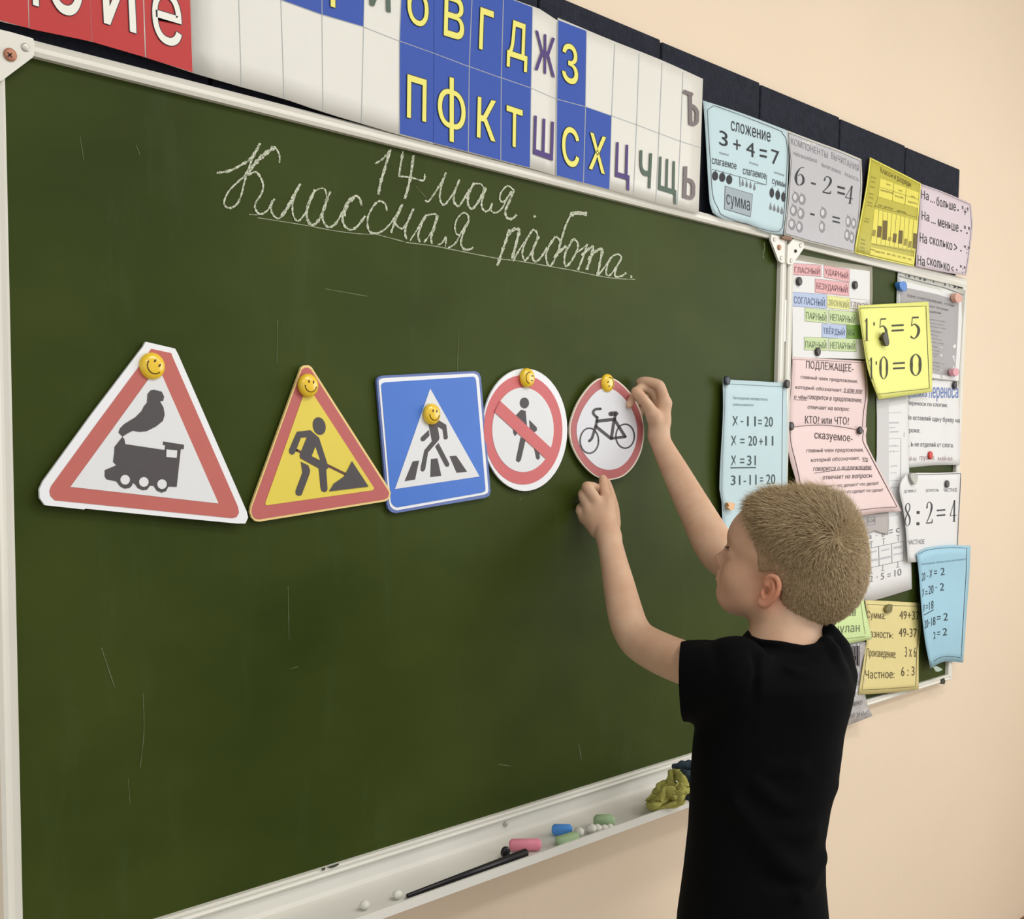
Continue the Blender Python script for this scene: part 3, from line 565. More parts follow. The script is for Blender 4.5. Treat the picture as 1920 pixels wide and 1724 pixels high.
for pts in ([(1202, 655), (1448, 735)], [(1290, 630), (1280, 745)], [(1370, 660), (1360, 770)], [(1160, 775), (1440, 850)], [(1150, 1020), (1424, 1075)], [(1190, 715), (1165, 790)]): ik.line(BR, 'D', pts, .5, lift=.0004)
for x in range(1180, 1430, 28): ik.line(BR, 'D', [(x+14, 800+(x-1180)*.27), (x-2, 1018+(x-1180)*.19)], .4, lift=.0004)
for x0, x1, y0, y1 in ((1185, 1209, 903, 980), (1218, 1247, 868, 995), (1284, 1306, 952, 1012), (1320, 1345, 932, 1020), (1384, 1402, 1000, 1045), (1413, 1437, 950, 1052), (1153, 1172, 928, 972), (1254, 1272, 975, 1002), (1356, 1374, 985, 1032)):
    ik.poly(BR if x1-x0 > 19 else mat('print_ochre', (150, 138, 60), .6), 'D', [(x0+3, y0), (x1+3, y0+4), (x1-3, y1), (x0-3, y1-4)], 'printed_bar', .0006)
for i, (x, y) in enumerate([(1145, 585), (1142, 612), (1136, 645), (1130, 690), (1128, 715), (1122, 745), (1120, 765), (1105, 850), (1100, 868), (1078, 985), (1076, 1010), (1074, 1035), (1072, 1058)]): ik.text(mat('print_ochre', (150, 138, 60), .6), 'D', 'класс' if i % 2 else 'ряд', x, y, x+30, y+8, 11, bold=0)
for x, y, w_, t in ((1240, 628, 28, 'Тысяч'), (1320, 668, 24, 'Един'), (1400, 708, 26, 'ниц'), (1205, 668, 82, 'миллионов'), (1296, 705, 56, 'тысяч'), (1380, 742, 60, 'единиц'), (1190, 765, 26, 'сот'), (1225, 775, 60, 'десятки'), (1310, 800, 60, 'единиц'), (1140, 1050, 30, 'ряд'), (1172, 1062, 30, 'число'), (1206, 1068, 26, 'сот'), (1245, 1078, 24, 'дес'), (1278, 1085, 22, 'ед'), (1312, 1093, 24, 'сот'), (1345, 1102, 24, 'дес'), (1378, 1110, 24, 'ед')): ik.text(BR, 'D', t, x, y, x+w_, y+w_*.26, 12, bold=.0)
ik.done()
g4 = lambda x, y: lean(1770, 360, .0160, 1760, 470, .0385)(x, y)+.003*math.sin((y-340)/50+x/60)
s4 = sheet('poster', 'pale lilac poster with four handwritten-style lines about more and less, far right', 'poster', PLIL, c('D', [(1460, 632), (1600, 682), (1750, 745), (1785, 762)]), c('D', [(1785, 762), (1797, 900), (1775, 1100), (1755, 1225)]), c('D', [(1430, 1165), (1600, 1200), (1755, 1225)]), c('D', [(1460, 632), (1455, 800), (1440, 1000), (1430, 1165)]), g4)
s4['label'] = 'pale lilac poster with four printed lines about more and less, far right'
ik = Ink(s4, g4); ik.line(INKG, 'D', [(1466, 645), (1600, 690), (1750, 755), (1778, 768)], .6); ik.line(INKG, 'D', [(1780, 775), (1790, 900), (1768, 1100), (1750, 1210)], .6)
T = lambda *a, **k: ik.text(INKB, 'D', *a, **k)
for y, d, wds in ((672, 0, [('На', 1467, 1513, 56, 0), ('...', 1525, 1553, 10, 48), ('больше', 1565, 1688, 60, 6), ('-', 1697, 1707, 8, 42), ('"+"', 1728, 1768, 54, 9)]), (806, 0, [('На', 1469, 1517, 58, 0), ('...', 1530, 1558, 10, 48), ('меньше', 1574, 1705, 48, 14), ('-', 1717, 1727, 8, 35), ('"-"', 1742, 1778, 48, -3)]),
                  (946, 0, [('На', 1457, 1502, 62, 0), ('сколько', 1520, 1665, 46, 4), ('>', 1677, 1697, 44, -8), ('-', 1717, 1725, 9, 19), ('":"', 1742, 1777, 48, -20)]), (1090, 0, [('На', 1443, 1489, 62, 0), ('сколько', 1503, 1648, 48, -6), ('<', 1659, 1674, 36, -9), ('-', 1691, 1699, 9, 2), ('":"', 1716, 1750, 48, -33)])):
    for t, xa, xb, h, dy in wds: ya = y+(xa-wds[0][1])*.36+dy; T(t, xa, ya, xb, ya+(xb-xa)*.3, h, bold=.028)
ik.done()

# ================================================================== PAPERS ON THE WING
PW = mat('paper_white', (226, 226, 226), .6, noise=.02); PPINK = mat('paper_pink', (232, 208, 206), .6, noise=.03); PNEON = mat('paper_yellow', (234, 236, 132), .55, noise=.03); PTAN = mat('paper_tan', (220, 206, 142), .6, noise=.03); PGRN = mat('paper_pale_green', (204, 226, 160), .6, noise=.03); PCYAN = mat('paper_sky_blue', (158, 202, 222), .6, noise=.03)
def film(name, alpha, col=(200, 200, 196)): return mat(name, col, .22, spec=.6, alpha=alpha)
# a: laminated sheet of word cards
oa = K(.0236)
a0 = sheet('paper_sheet', 'white laminated sheet of coloured word cards at the top left of the wing board', 'paper sheet', mat('laminate_edge', (172, 170, 154), .3, spec=.6, noise=.05), c('G', [(318, 110), (450, 130), (900, 215), (1405, 288)]), c('G', [(1405, 288), (1405, 800), (1330, 1400)]), c('G', [(318, 1515), (1330, 1548)]), c('G', [(318, 110), (318, 1515)]), oa, group=None)
ik = Ink(a0, oa); ik.poly(PW, 'G', [(330, 195), (450, 212), (900, 290), (1370, 350), (1368, 800), (1300, 1535), (330, 1510)], 'paper_face')
CP = mat('print_pink', (222, 170, 172), .55, noise=.04); CPD = mat('print_maroon', (128, 82, 88), .6); CB = mat('print_pale_blue', (176, 192, 222), .55, noise=.04); CBD = mat('print_slate', (92, 106, 140), .6); CY = mat('print_pale_yellow', (222, 222, 148), .55, noise=.04); CYD = mat('print_olive', (158, 160, 100), .6); CG = mat('print_pale_green', (196, 214, 160), .55, noise=.04); CGD = mat('print_moss', (108, 128, 92), .6); CGG = mat('print_leaf_green', (112, 150, 60), .55, noise=.04)
for m, md, t, q in ((CP, CPD, 'ГЛАСНЫЙ', (340, 245, 715, 270, 150)), (CP, CPD, 'УДАРНЫЙ', (755, 268, 1095, 330, 165)), (CP, CPD, 'БЕЗУДАРНЫЙ', (635, 455, 1090, 505, 180)), (CB, CBD, 'СОГЛАСНЫЙ', (330, 632, 785, 668, 185)), (CY, CYD, 'ЗВОНКИЙ', (800, 680, 1100, 715, 160)), (PW, CPD, 'ГЛУХОЙ', (1108, 720, 1352, 742, 130)),
                    (CG, CGD, 'ПАРНЫЙ', (498, 845, 800, 875, 175)), (CG, CGD, 'НЕПАРНЫЙ', (820, 868, 1190, 905, 175)), (CB, CBD, 'ТВЁРДЫЙ', (728, 1060, 1048, 1080, 180)), (CGG, CGD, 'МЯГКИЙ', (1060, 1070, 1330, 1085, 180)), (CG, CGD, 'ПАРНЫЙ', (490, 1238, 800, 1250, 170)), (CG, CGD, 'НЕПАРНЫЙ', (820, 1252, 1190, 1262, 170))):
    x0, y0, x1, y1, h = q; ik.poly(md, 'G', [(x0-3, y0-4), (x1+3, y1-4), (x1+3, y1+h+4), (x0-3, y0+h+4)], 'word_card_edge', .0003); ik.poly(m, 'G', [(x0, y0), (x1, y1), (x1, y1+h), (x0, y0+h)], 'word_card', .0006)
    s = ik.eps; ik.eps = .0012; dx = (x1-x0)*.04; ik.text(md, 'G', t, x0+dx+4, y0+h*.14, x1-dx, y1+h*.18, h*.68, bold=.03); ik.eps = s
ik.done()
# b: subject sheet, c: predicate sheet
ob = lambda x, y: .0250+.002*math.sin((y-660)/40)
def txt(ik, k, m, rows, bold=.012, it=0.):
    for t, x0, y0, x1, y1, h in rows: ik.quad(m, t, c(k, (x0+it*h, y0), (x1+it*h, y1), (x1, y1+h), (x0, y0+h)), bold)
b0 = sheet('paper_sheet', 'pink sheet defining the subject of a sentence, under the laminated word cards', 'paper sheet', PPINK, c('I', [(245, 50), (600, 70), (985, 95)]), c('I', [(985, 95), (1012, 420), (995, 600), (985, 880)]), c('I', [(195, 840), (985, 880)]), c('I', [(245, 50), (225, 350), (205, 600), (195, 840)]), ob)
ik = Ink(b0, ob); INK2 = mat('print_sepia', (70, 52, 52), .6, noise=.05)
ik.line(INK2, 'I', [(246, 75), (235, 350), (208, 600), (205, 740)], .9, smooth=5); ik.line(INK2, 'I', [(246, 75), (600, 90), (972, 112)], .5); ik.line(INK2, 'I', [(975, 110), (990, 420), (968, 600), (955, 760)], .9, smooth=5)
txt(ik, 'I', INK2, [('ПОДЛЕЖАЩЕЕ-', 387, 88, 865, 125, 95), ('КТО? или ЧТО?', 377, 645, 820, 660, 78)], .015)
txt(ik, 'I', INK2, [('главный член предложения,', 330, 232, 905, 278, 48), ('который обозначает,', 278, 335, 752, 368, 48), ('о ком или', 768, 368, 948, 382, 38), ('о чём', 263, 430, 388, 440, 42), ('говорится в предложении;', 400, 440, 945, 475, 50), ('отвечает на вопрос', 400, 545, 820, 568, 42)], .01, .12)
for q in ([(765, 410), (950, 424)], [(262, 483), (395, 490)]): ik.line(INK2, 'I', q, .8)
ik.done()
oc = lambda x, y: .0285+.010*max(0, min(1, (y-800)/150))+.003*math.sin(x/22+y/60)
c0 = sheet('paper_sheet', 'twisted pink sheet defining the predicate, hanging behind the boy\'s head', 'paper sheet', PPINK, c('I', [(200, 735), (420, 728), (600, 738), (800, 765), (1000, 765)]), c('I', [(1000, 765), (990, 900), (1050, 1040), (1150, 1230), (1350, 1610)]), c('I', [(340, 1640), (880, 1660), (1100, 1630), (1350, 1610)]), c('I', [(200, 735), (195, 900), (230, 1120), (280, 1290), (340, 1640)]), oc)
ik = Ink(c0, oc); ik.line(INK2, 'I', [(228, 765), (420, 742), (600, 742), (800, 768), (920, 792), (965, 795), (960, 900), (1030, 1040), (1130, 1230), (1305, 1568)], 1.1, smooth=5); ik.line(INK2, 'I', [(225, 800), (235, 930), (285, 1130), (320, 1290), (380, 1600)], 1.1, smooth=5); ik.line(INK2, 'I', [(880, 1604), (1100, 1580), (1305, 1568)], 1.)
txt(ik, 'I', INK2, [('сказуемое-', 472, 815, 855, 850, 82)], .02)
txt(ik, 'I', INK2, [('главный член предложения,', 390, 975, 965, 968, 52), ('который обозначает,', 436, 1072, 930, 1050, 52), ('что', 955, 1062, 1010, 1075, 35), ('говорится о подлежащем;', 460, 1168, 1048, 1150, 50), ('отвечает на вопросы', 553, 1255, 1050, 1235, 48), ('что делает? что делают? что делал?', 470, 1350, 1118, 1310, 40), ('что сделать? что сделает? что сделал?', 600, 1408, 1162, 1378, 40)], .012, .05)
ik.line(INK2, 'I', [(470, 1225), (760, 1190), (1045, 1190)], 1.); ik.line(INK2, 'I', [(955, 1105), (1012, 1110)], 1.); ik.done()
# g: tall white sheets in the middle
og = lambda x, y: .0240+.0025*math.sin((x-1640)/30)
g0 = sheet('paper_sheet', 'tall white multiplication diagram sheet in the middle of the wing board', 'paper sheet', PW, [(1643, 745), (1668, 742), (1702, 740)], [(1702, 740), (1705, 900), (1710, 1105)], [(1600, 1132), (1640, 1126), (1710, 1105)], [(1643, 745), (1644, 860), (1625, 960), (1600, 1132)], og)
ik = Ink(g0, og); ik.poly(mat('print_shadow_grey', (204, 203, 203), .6), 'J', [(225, 262), (338, 250), (338, 1200), (300, 1100), (222, 900)], 'folded_margin')  # shade of the fold painted as a grey patch on the white sheet
for q in ([(340, 378), (460, 375)], [(340, 622), (455, 620), (450, 1010)], [(345, 1022), (445, 1018)], [(485, 560), (485, 610)], [(335, 1360), (430, 1345)]): ik.line(LN, 'J', q, .8)
txt(ik, 'J', LN, [('множитель', 345, 465, 432, 462, 16), ('произв', 345, 512, 400, 510, 16), ('значение', 345, 552, 430, 548, 14), ('a·b=b·a', 345, 682, 430, 680, 18), ('a·b·c', 345, 735, 430, 732, 16), ('a·0=0', 355, 875, 415, 872, 16), ('a:1=a', 355, 940, 410, 938, 14), ('a+a=a', 345, 1082, 435, 1078, 16)], 0)
txt(ik, 'L', INKG, [('=', 833, 305, 870, 298, 38), ('c', 905, 288, 945, 282, 48), ('a', 618, 362, 648, 358, 40), ('b', 755, 335, 785, 330, 45), ('·', 696, 360, 704, 358, 10), ('2', 628, 792, 660, 785, 68), ('·', 700, 800, 710, 798, 12), ('5', 745, 765, 780, 757, 70), ('=', 815, 772, 848, 764, 32), ('10', 890, 728, 962, 714, 72)], .0)
for q in ([(600, 505), (985, 425), (988, 628), (610, 712)], [(722, 480), (726, 685)], [(858, 450), (862, 656)]): ik.line(INKG, 'L', q, .8)
for x, y in ((643, 430), (775, 400), (928, 365)): ik.line(INKG, 'L', [(x-18, y), (x+18, y-5)], .8); ik.line(INKG, 'L', [(x, y), (x, y+62)], .8)
for x, y in ((643, 770), (765, 738), (925, 702)): ik.line(INKG, 'L', [(x-18, y), (x+18, y-5)], .8); ik.line(INKG, 'L', [(x, y), (x, y-58)], .8)
txt(ik, 'L', LN, [('первый', 622, 530, 700, 515, 28), ('второй', 752, 510, 832, 492, 28), ('значение', 880, 482, 965, 470, 26), ('множитель', 615, 620, 712, 605, 26), ('множитель', 735, 600, 850, 575, 24), ('произведения', 875, 560, 975, 540, 22)], 0); ik.done()
fo = K(.0275)
f0 = sheet('paper_scrap', 'small grey folded paper flap below the pink predicate sheet', 'paper scrap', mat('paper_shaded_grey', (178, 172, 170), .6, noise=.05), c('L', [(535, 145), (700, 130), (825, 118)]), c('L', [(825, 118), (830, 240), (822, 355)]), c('L', [(540, 385), (640, 335), (680, 318), (740, 340), (822, 355)]), c('L', [(535, 145), (540, 385)]), fo)  # grey colour paints in the shadow lying on the flap
ik = Ink(f0, fo); ik.line(INKG, 'L', [(600, 178), (682, 165), (685, 245), (602, 260), (600, 178)], .7); ik.text(INKG, 'L', '5·24', 612, 198, 680, 186, 34, bold=0); ik.done()
# e: poem sheet in a file pocket, f: hyphenation rules
oe = lambda x, y: .0262+.0085*max(0, min(1, (x-1765)/25))
e0 = sheet('file_pocket', 'clear punched file pocket holding a grey poem sheet, top right of the wing', 'file pocket', mat('clear_pocket', (204, 206, 198), .25, spec=.6, noise=.04), c('H', [(535, 118), (800, 190), (1100, 262), (1345, 350)]), c('H', [(1345, 350), (1310, 800), (1262, 1450)]), c('H', [(560, 1330), (900, 1405), (1262, 1450)]), c('H', [(535, 118), (520, 400), (520, 700), (560, 1330)]), oe)
ik = Ink(e0, oe); ik.poly(PW, 'H', [(548, 235), (640, 250), (1000, 340), (1290, 440), (1302, 700), (1262, 1435), (950, 1395), (556, 1320), (545, 700)], 'paper_face'); ik.poly(mat('print_poem_grey', (164, 161, 162), .5, noise=.04), 'H', [(556, 330), (640, 318), (1000, 395), (1265, 478), (1250, 900), (1215, 1385), (950, 1345), (570, 1280)], 'printed_panel', .0003)
for x, y, w_ in ((628, 168, 8), (668, 178, 26), (735, 192, 8), (800, 208, 22), (855, 222, 26), (963, 242, 10), (1047, 268, 16), (1098, 278, 20), (1152, 292, 6), (1215, 308, 24), (1255, 320, 10)): ik.poly(INKB, 'H', [(x-w_/2, y-12), (x+w_/2, y-9), (x+w_/2, y+14), (x-w_/2, y+11)], 'punch_hole')
ik.line(INKG, 'H', [(545, 175), (800, 245), (1100, 320), (1325, 405)], 1.6); ik.eps = .0010
txt(ik, 'H', INKD, [('ОДНО СТИХОТВОРЕНИЕ, ЧТОБЫ', 648, 395, 1208, 520, 34), ('ВСЕ ТРУДНЫЕ', 920, 528, 1140, 575, 26), ('УДАРЕНИЯ', 910, 590, 1048, 612, 28)], .02); POEM = mat('print_poem_text', (138, 136, 140), .6)
for i, (x1, y) in enumerate([(1105, 712), (1090, 752), (1110, 795), (1065, 842), (1015, 885), (1060, 930), (1095, 980), (1010, 1020), (1030, 1068), (1020, 1105), (1000, 1130), (1095, 1218), (1035, 1252), (1030, 1290)]): ik.text(POEM, 'H', ['возьмите и исправьте', 'повторяйте каждый день', 'договор и звонит', 'каталог'][i % 4], 920, y-22, x1, y+8, 17, bold=.03)
ik.done()
of = lambda x, y: .0246+.0095*max(0, min(1, (x-1765)/22))
f1 = sheet('paper_sheet', 'white sheet of hyphenation rules with a blue heading on the wing board', 'paper sheet', PW, [(1700, 730), (1750, 712), (1797, 717)], [(1797, 717), (1800, 790), (1800, 872)], [(1700, 878), (1750, 873), (1800, 872)], [(1700, 730), (1700, 878)], of)
ik = Ink(f1, of); BH = mat('print_heading_blue', (92, 122, 192), .5)
ik.text(BH, 'J', 'Правила', 500, 185, 702, 170, 62, 70, bold=.03); ik.text(BH, 'J', 'переноса', 722, 130, 998, 140, 145, 130, bold=.03)
INKT = mat('print_text_grey', (78, 82, 88), .6, noise=.05)
txt(ik, 'J', INKT, [('Переноси по слогам.', 512, 262, 898, 285, 50), ('Не оставляй одну букву на', 508, 395, 1012, 425, 58), ('троке.', 510, 530, 636, 532, 45), ('Ъ, Ь не отделяй от слога.', 500, 650, 955, 660, 55)], .012); txt(ik, 'J', mat('print_faded_rose', (176, 150, 152), .6), [('чай-ка', 508, 790, 600, 788, 45), ('груш-ка', 632, 790, 768, 788, 48), ('май-ка', 808, 785, 942, 785, 45)], .012)
ik.done()
# d: yellow note
od = lambda x, y: .034+.010*max(0, (y-600)/150)+.0035*math.sin((x-1600)/150*math.pi)
d0 = sheet('note', 'bright yellow note reading 1 x 5 = 5 and 1 x 0 = 0, dark magnet on it', 'note', PNEON, c('H', [(60, 530), (480, 507), (900, 485)]), c('H', [(900, 485), (915, 750), (945, 1100), (942, 1565)]), c('H', [(305, 1655), (620, 1610), (942, 1565)]), c('H', [(60, 530), (85, 750), (125, 1000), (180, 1320), (305, 1655)]), od)
d0['label'] = 'bright yellow note with two printed multiplications in serif digits'
ik = Ink(d0, od); OLV = mat('print_dark_olive', (52, 52, 26), .6, noise=.1, nscale=60)
ik.line(OLV, 'H', [(78, 562), (480, 548), (870, 535), (885, 900), (912, 1525), (600, 1558), (285, 1595)], .9); ik.line(mat('print_thin_olive', (150, 150, 70), .6), 'H', [(78, 562), (105, 800), (160, 1120), (285, 1595)], .6)
for ch, x, y, w_, h, wt in (('1', 125, 685, 75, 270, 1), ('.', 243, 730, 16, 40, 1), ('5', 305, 685, 100, 262, 1), ('5', 680, 668, 115, 258, 1), ('1', 180, 1155, 75, 262, .9), ('.', 270, 1198, 14, 42, 1), ('0', 322, 1140, 88, 272, 1), ('0', 690, 1110, 118, 262, 1)): serif(ik, OLV, 'H', ch, x, y, w_, h, -.03, .0, wt)
serif(ik, OLV, 'H', '=', 462, 765, 142, 75, -.06, 0, .8); serif(ik, OLV, 'H', '=', 478, 1218, 140, 75, -.06, 0, .8); ik.done()
# h: division sheet
oh = lambda x, y: .0345+.006*max(0, min(1, (1715-x)/28))
h0 = sheet('paper_sheet', 'white division sheet with 8 : 2 = 4 and curled left edge on the wing board', 'paper sheet', PW, c('J', [(445, 1060), (520, 958), (800, 948), (1027, 940)]), c('J', [(1027, 940), (1018, 1200), (1000, 1500), (992, 1760)]), c('J', [(520, 1800), (700, 1790), (992, 1760)]), c('J', [(445, 1060), (440, 1130), (475, 1300), (500, 1500), (520, 1800)]), oh)
ik = Ink(h0, oh); ik.line(INKD, 'J', [(520, 968), (800, 960), (1022, 955), (1012, 1200), (1000, 1400), (990, 1640)], 1.)
for ch, x, y, w_, h in (('8', 488, 1238, 55, 215), (':', 600, 1260, 30, 190), ('2', 690, 1228, 62, 208), ('4', 918, 1212, 62, 205)): serif(ik, INKB, 'J', ch, x, y, w_, h, -.1, .02)
serif(ik, INKB, 'J', '=', 795, 1300, 80, 60, -.08, 0, .65); txt(ik, 'J', INKG, [('ДЕЛИМОЕ', 482, 1112, 600, 1105, 32), ('ДЕЛИТЕЛЬ', 690, 1102, 812, 1100, 32), ('ЧАСТНОЕ', 860, 1095, 990, 1092, 35), ('ЧАСТНОЕ', 520, 1585, 678, 1578, 46)], 0); ik.done()
# j green, k tan, l plastic pocket
ol = K(.0375)
l0 = sheet('plastic_pocket', 'crinkled translucent plastic pocket with handwritten capitals hanging below the wing board', 'plastic pocket', mat('crinkled_plastic', (202, 200, 202), .25, spec=.7, noise=.18, nscale=55, bump=.6, bscale=45, alpha=.78), [(1545, 1200), (1623, 1204)], [(1623, 1204), (1622, 1300), (1636, 1343)], [(1535, 1362), (1572, 1366), (1636, 1343)], [(1545, 1200), (1535, 1362)], lambda x, y: .036+.004*math.sin(x/9+y/14))
ik = Ink(l0, K(.0405)); DK = mat('marker_black', (48, 46, 50), .6)
for q in ([(270, 745), (305, 755)], [(300, 630), (298, 760), (285, 880)], [(340, 640), (340, 770)], [(300, 770), (375, 770)], [(375, 640), (380, 850)], [(400, 640), (400, 860)]): ik.line(mat('letter_strap_grey', (92, 88, 92), .6), 'M', q, 5.5, 'large_letter')
txt(ik, 'M', DK, [('И ЧАСТО', 240, 1045, 405, 1020, 42), ('НИКАК', 222, 1170, 375, 1140, 52), ('МЕЖДУ ЧИЖИ', 180, 1285, 440, 1225, 58), ('МЯГКИЙ ЗНАК!', 165, 1400, 512, 1320, 58)], .0); ik.done()
ok = lambda x, y: .0245+.015*max(0, min(1, (y-1130)/160))+.002*math.sin(x/14)
k0 = sheet('paper_sheet', 'tan sheet of arithmetic terms at the bottom of the wing board', 'paper sheet', PTAN, c('M', [(470, 148), (760, 160), (1058, 178)]), c('M', [(1058, 178), (1075, 420), (1050, 700), (1050, 1112)]), c('M', [(400, 1168), (700, 1150), (1050, 1112)]), c('M', [(470, 148), (500, 400), (480, 650), (400, 1168)]), ok)
ik = Ink(k0, ok); BRN = mat('print_dark_brown', (88, 72, 42), .6, noise=.08); ik.line(BRN, 'M', [(490, 195), (760, 205), (1048, 215)], .8); ik.line(BRN, 'M', [(1048, 215), (1055, 420), (1028, 700), (1020, 1080), (700, 1105), (440, 1118), (495, 700)], .8)
txt(ik, 'M', BRN, [('Сумма:', 492, 262, 690, 275, 100), ('49+37', 845, 262, 1055, 270, 92), ('Разность:', 492, 462, 775, 478, 85), ('49-37', 838, 448, 1030, 455, 95), ('Произведение:', 490, 668, 805, 688, 108), ('3 х 6', 903, 650, 1022, 655, 110), ('Частное:', 475, 905, 788, 900, 90), ('6 : 3', 862, 868, 1005, 862, 100)], .018); ik.done()
oj = lambda x, y: .0420+.004*math.sin(y/30)
j0 = sheet('paper_sheet', 'pale green sheet of spelling words right behind the boy\'s neck', 'paper sheet', PGRN, [(1545, 1098), (1615, 1096)], [(1615, 1096), (1622, 1140), (1635, 1199)], [(1540, 1214), (1579, 1210), (1635, 1199)], [(1545, 1098), (1540, 1214)], oj)
ik = Ink(j0, oj); txt(ik, 'M', CGD, [('туча', 165, 115, 350, 110, 88), ('щука', 165, 258, 372, 250, 92), ('чулан', 150, 430, 415, 415, 100)], .03)
txt(ik, 'M', mat('print_slate', (92, 106, 140), .6), [('У', 8, 348, 95, 345, 72)], .0); ik.line(INKD, 'M', ell(58, 385, 70, 78, 24)+ell(58, 385, 70, 78, 24)[:1], .8)
for q in ([(405, 40), (430, 200), (455, 400), (475, 520)], [(190, 572), (350, 555), (478, 540)]):
    pl = c('M', q)
    for a, b in zip(pl, pl[1:]):
        n = int(math.hypot(b[0]-a[0], b[1]-a[1])/2.4)
        for i in range(n): x, y = a[0]+(b[0]-a[0])*i/n, a[1]+(b[1]-a[1])*i/n; ik.poly(CGD, 'Z', [(x-.7, y-.7), (x+.7, y-.7), (x+.7, y+.9), (x-.7, y+.9)], 'printed_dot')
ik.done()
# i: curled blue equation, m: blue equation on the main board
oi = lambda x, y: .040+.018*max(0, min(1, (1745-x)/25))*max(0, (y-1080)/170)+.003*math.sin(y/30)
i0 = sheet('note', 'sky blue equation note 20 - x = 2 curling off the right edge of the wing board', 'note', PCYAN, c('L', [(1125, 560), (1220, 505), (1350, 478), (1500, 466), (1695, 472)]), c('L', [(1695, 472), (1680, 800), (1650, 1200), (1615, 1712)]), c('L', [(1270, 1775), (1340, 1730), (1420, 1700), (1500, 1700), (1615, 1712)]), c('L', [(1125, 560), (1150, 800), (1180, 1200), (1215, 1500), (1270, 1775)]), oi)
ik = Ink(i0, oi); TEAL = mat('print_teal_black', (28, 52, 62), .55); ik.line(TEAL, 'L', [(1145, 562), (1220, 522), (1350, 500), (1500, 490), (1655, 498), (1645, 800), (1620, 1200), (1595, 1650)], .8); ik.line(TEAL, 'M', [(1212, 810), (1290, 765), (1400, 755), (1508, 772)], .8, smooth=3)
txt(ik, 'L', mat('print_soft_blue', (112, 150, 168), .6), [('Нахождение неизвестного вычитаемого', 1172, 655, 1645, 600, 28)], 0)
txt(ik, 'L', TEAL, [('20', 1178, 765, 1215, 752, 85), ('-', 1232, 792, 1246, 788, 9), ('Х', 1260, 730, 1290, 724, 85), ('=', 1308, 738, 1340, 734, 35), ('2', 1377, 708, 1420, 704, 78), ('Х', 1182, 932, 1205, 926, 85), ('=', 1215, 955, 1238, 950, 35), ('20', 1250, 900, 1302, 885, 90), ('-', 1322, 912, 1340, 910, 9), ('2', 1370, 870, 1414, 866, 80),
 ('Х', 1190, 1100, 1212, 1090, 80), ('=', 1222, 1105, 1242, 1098, 35), ('18', 1255, 1070, 1302, 1050, 85), ('20', 1208, 1265, 1246, 1250, 88), ('-', 1252, 1290, 1266, 1285, 9), ('18', 1278, 1235, 1322, 1220, 90), ('=', 1338, 1222, 1378, 1215, 36), ('2', 1408, 1188, 1454, 1182, 80), ('2', 1302, 1388, 1322, 1380, 75), ('=', 1340, 1385, 1372, 1380, 34), ('2', 1400, 1348, 1446, 1342, 78)], .02)
ik.line(TEAL, 'L', [(1200, 1208), (1305, 1150)], 1.3); ik.done()
mk('curled_corner', *prism(c('M', [(1190, 838), (1215, 870), (1240, 858), (1285, 880), (1308, 898), (1270, 918), (1235, 918), (1215, 885)]), K(.052), .0008), mat('paper_back_green', (172, 192, 178), .6, noise=.04), i0)
om = lambda x, y: .0350+.0015*math.sin(y/40)
m0 = sheet('note', 'pale blue equation note x - 11 = 20 between the large board and the wing', 'note', PBLUE, c('K', [(90, 128), (400, 145), (800, 168)]), c('K', [(800, 168), (812, 600), (803, 1245), (800, 1950)]), c('K', [(85, 1960), (800, 1950)]), c('K', [(90, 128), (95, 500), (62, 1100), (55, 1400), (82, 1520), (85, 1960)]), om)
ik = Ink(m0, om); TG = mat('print_text_teal', (38, 64, 66), .55); ik.line(INKD, 'K', [(108, 175), (400, 192), (762, 212), (755, 700), (750, 1400), (745, 1900)], .7); ik.line(INKG, 'K', [(118, 178), (112, 500), (88, 1000), (80, 1400), (100, 1600)], .7)
txt(ik, 'K', mat('print_soft_grey', (120, 142, 146), .6), [('Нахождение неизвестного', 205, 315, 592, 335, 40), ('уменьшаемого', 205, 398, 435, 405, 32)], 0)
txt(ik, 'K', TG, [('Х', 200, 535, 262, 538, 112), ('-', 293, 592, 320, 594, 12), ('11', 365, 540, 460, 542, 110), ('=', 488, 578, 528, 580, 50), ('20', 557, 545, 650, 547, 110), ('Х', 185, 757, 244, 757, 110), ('=', 288, 790, 334, 790, 50), ('20', 378, 758, 472, 758, 110), ('+', 500, 785, 538, 785, 72), ('11', 568, 760, 655, 760, 106),
 ('Х', 185, 978, 242, 976, 110), ('=', 286, 1012, 332, 1012, 50), ('31', 365, 978, 460, 976, 110), ('31', 183, 1200, 288, 1198, 108), ('-', 325, 1260, 350, 1259, 12), ('11', 392, 1195, 468, 1193, 110), ('=', 508, 1222, 542, 1221, 45), ('20', 578, 1188, 676, 1186, 110)], .01)
ik.line(TG, 'K', [(178, 1115), (462, 1112)], 2.); ik.done()

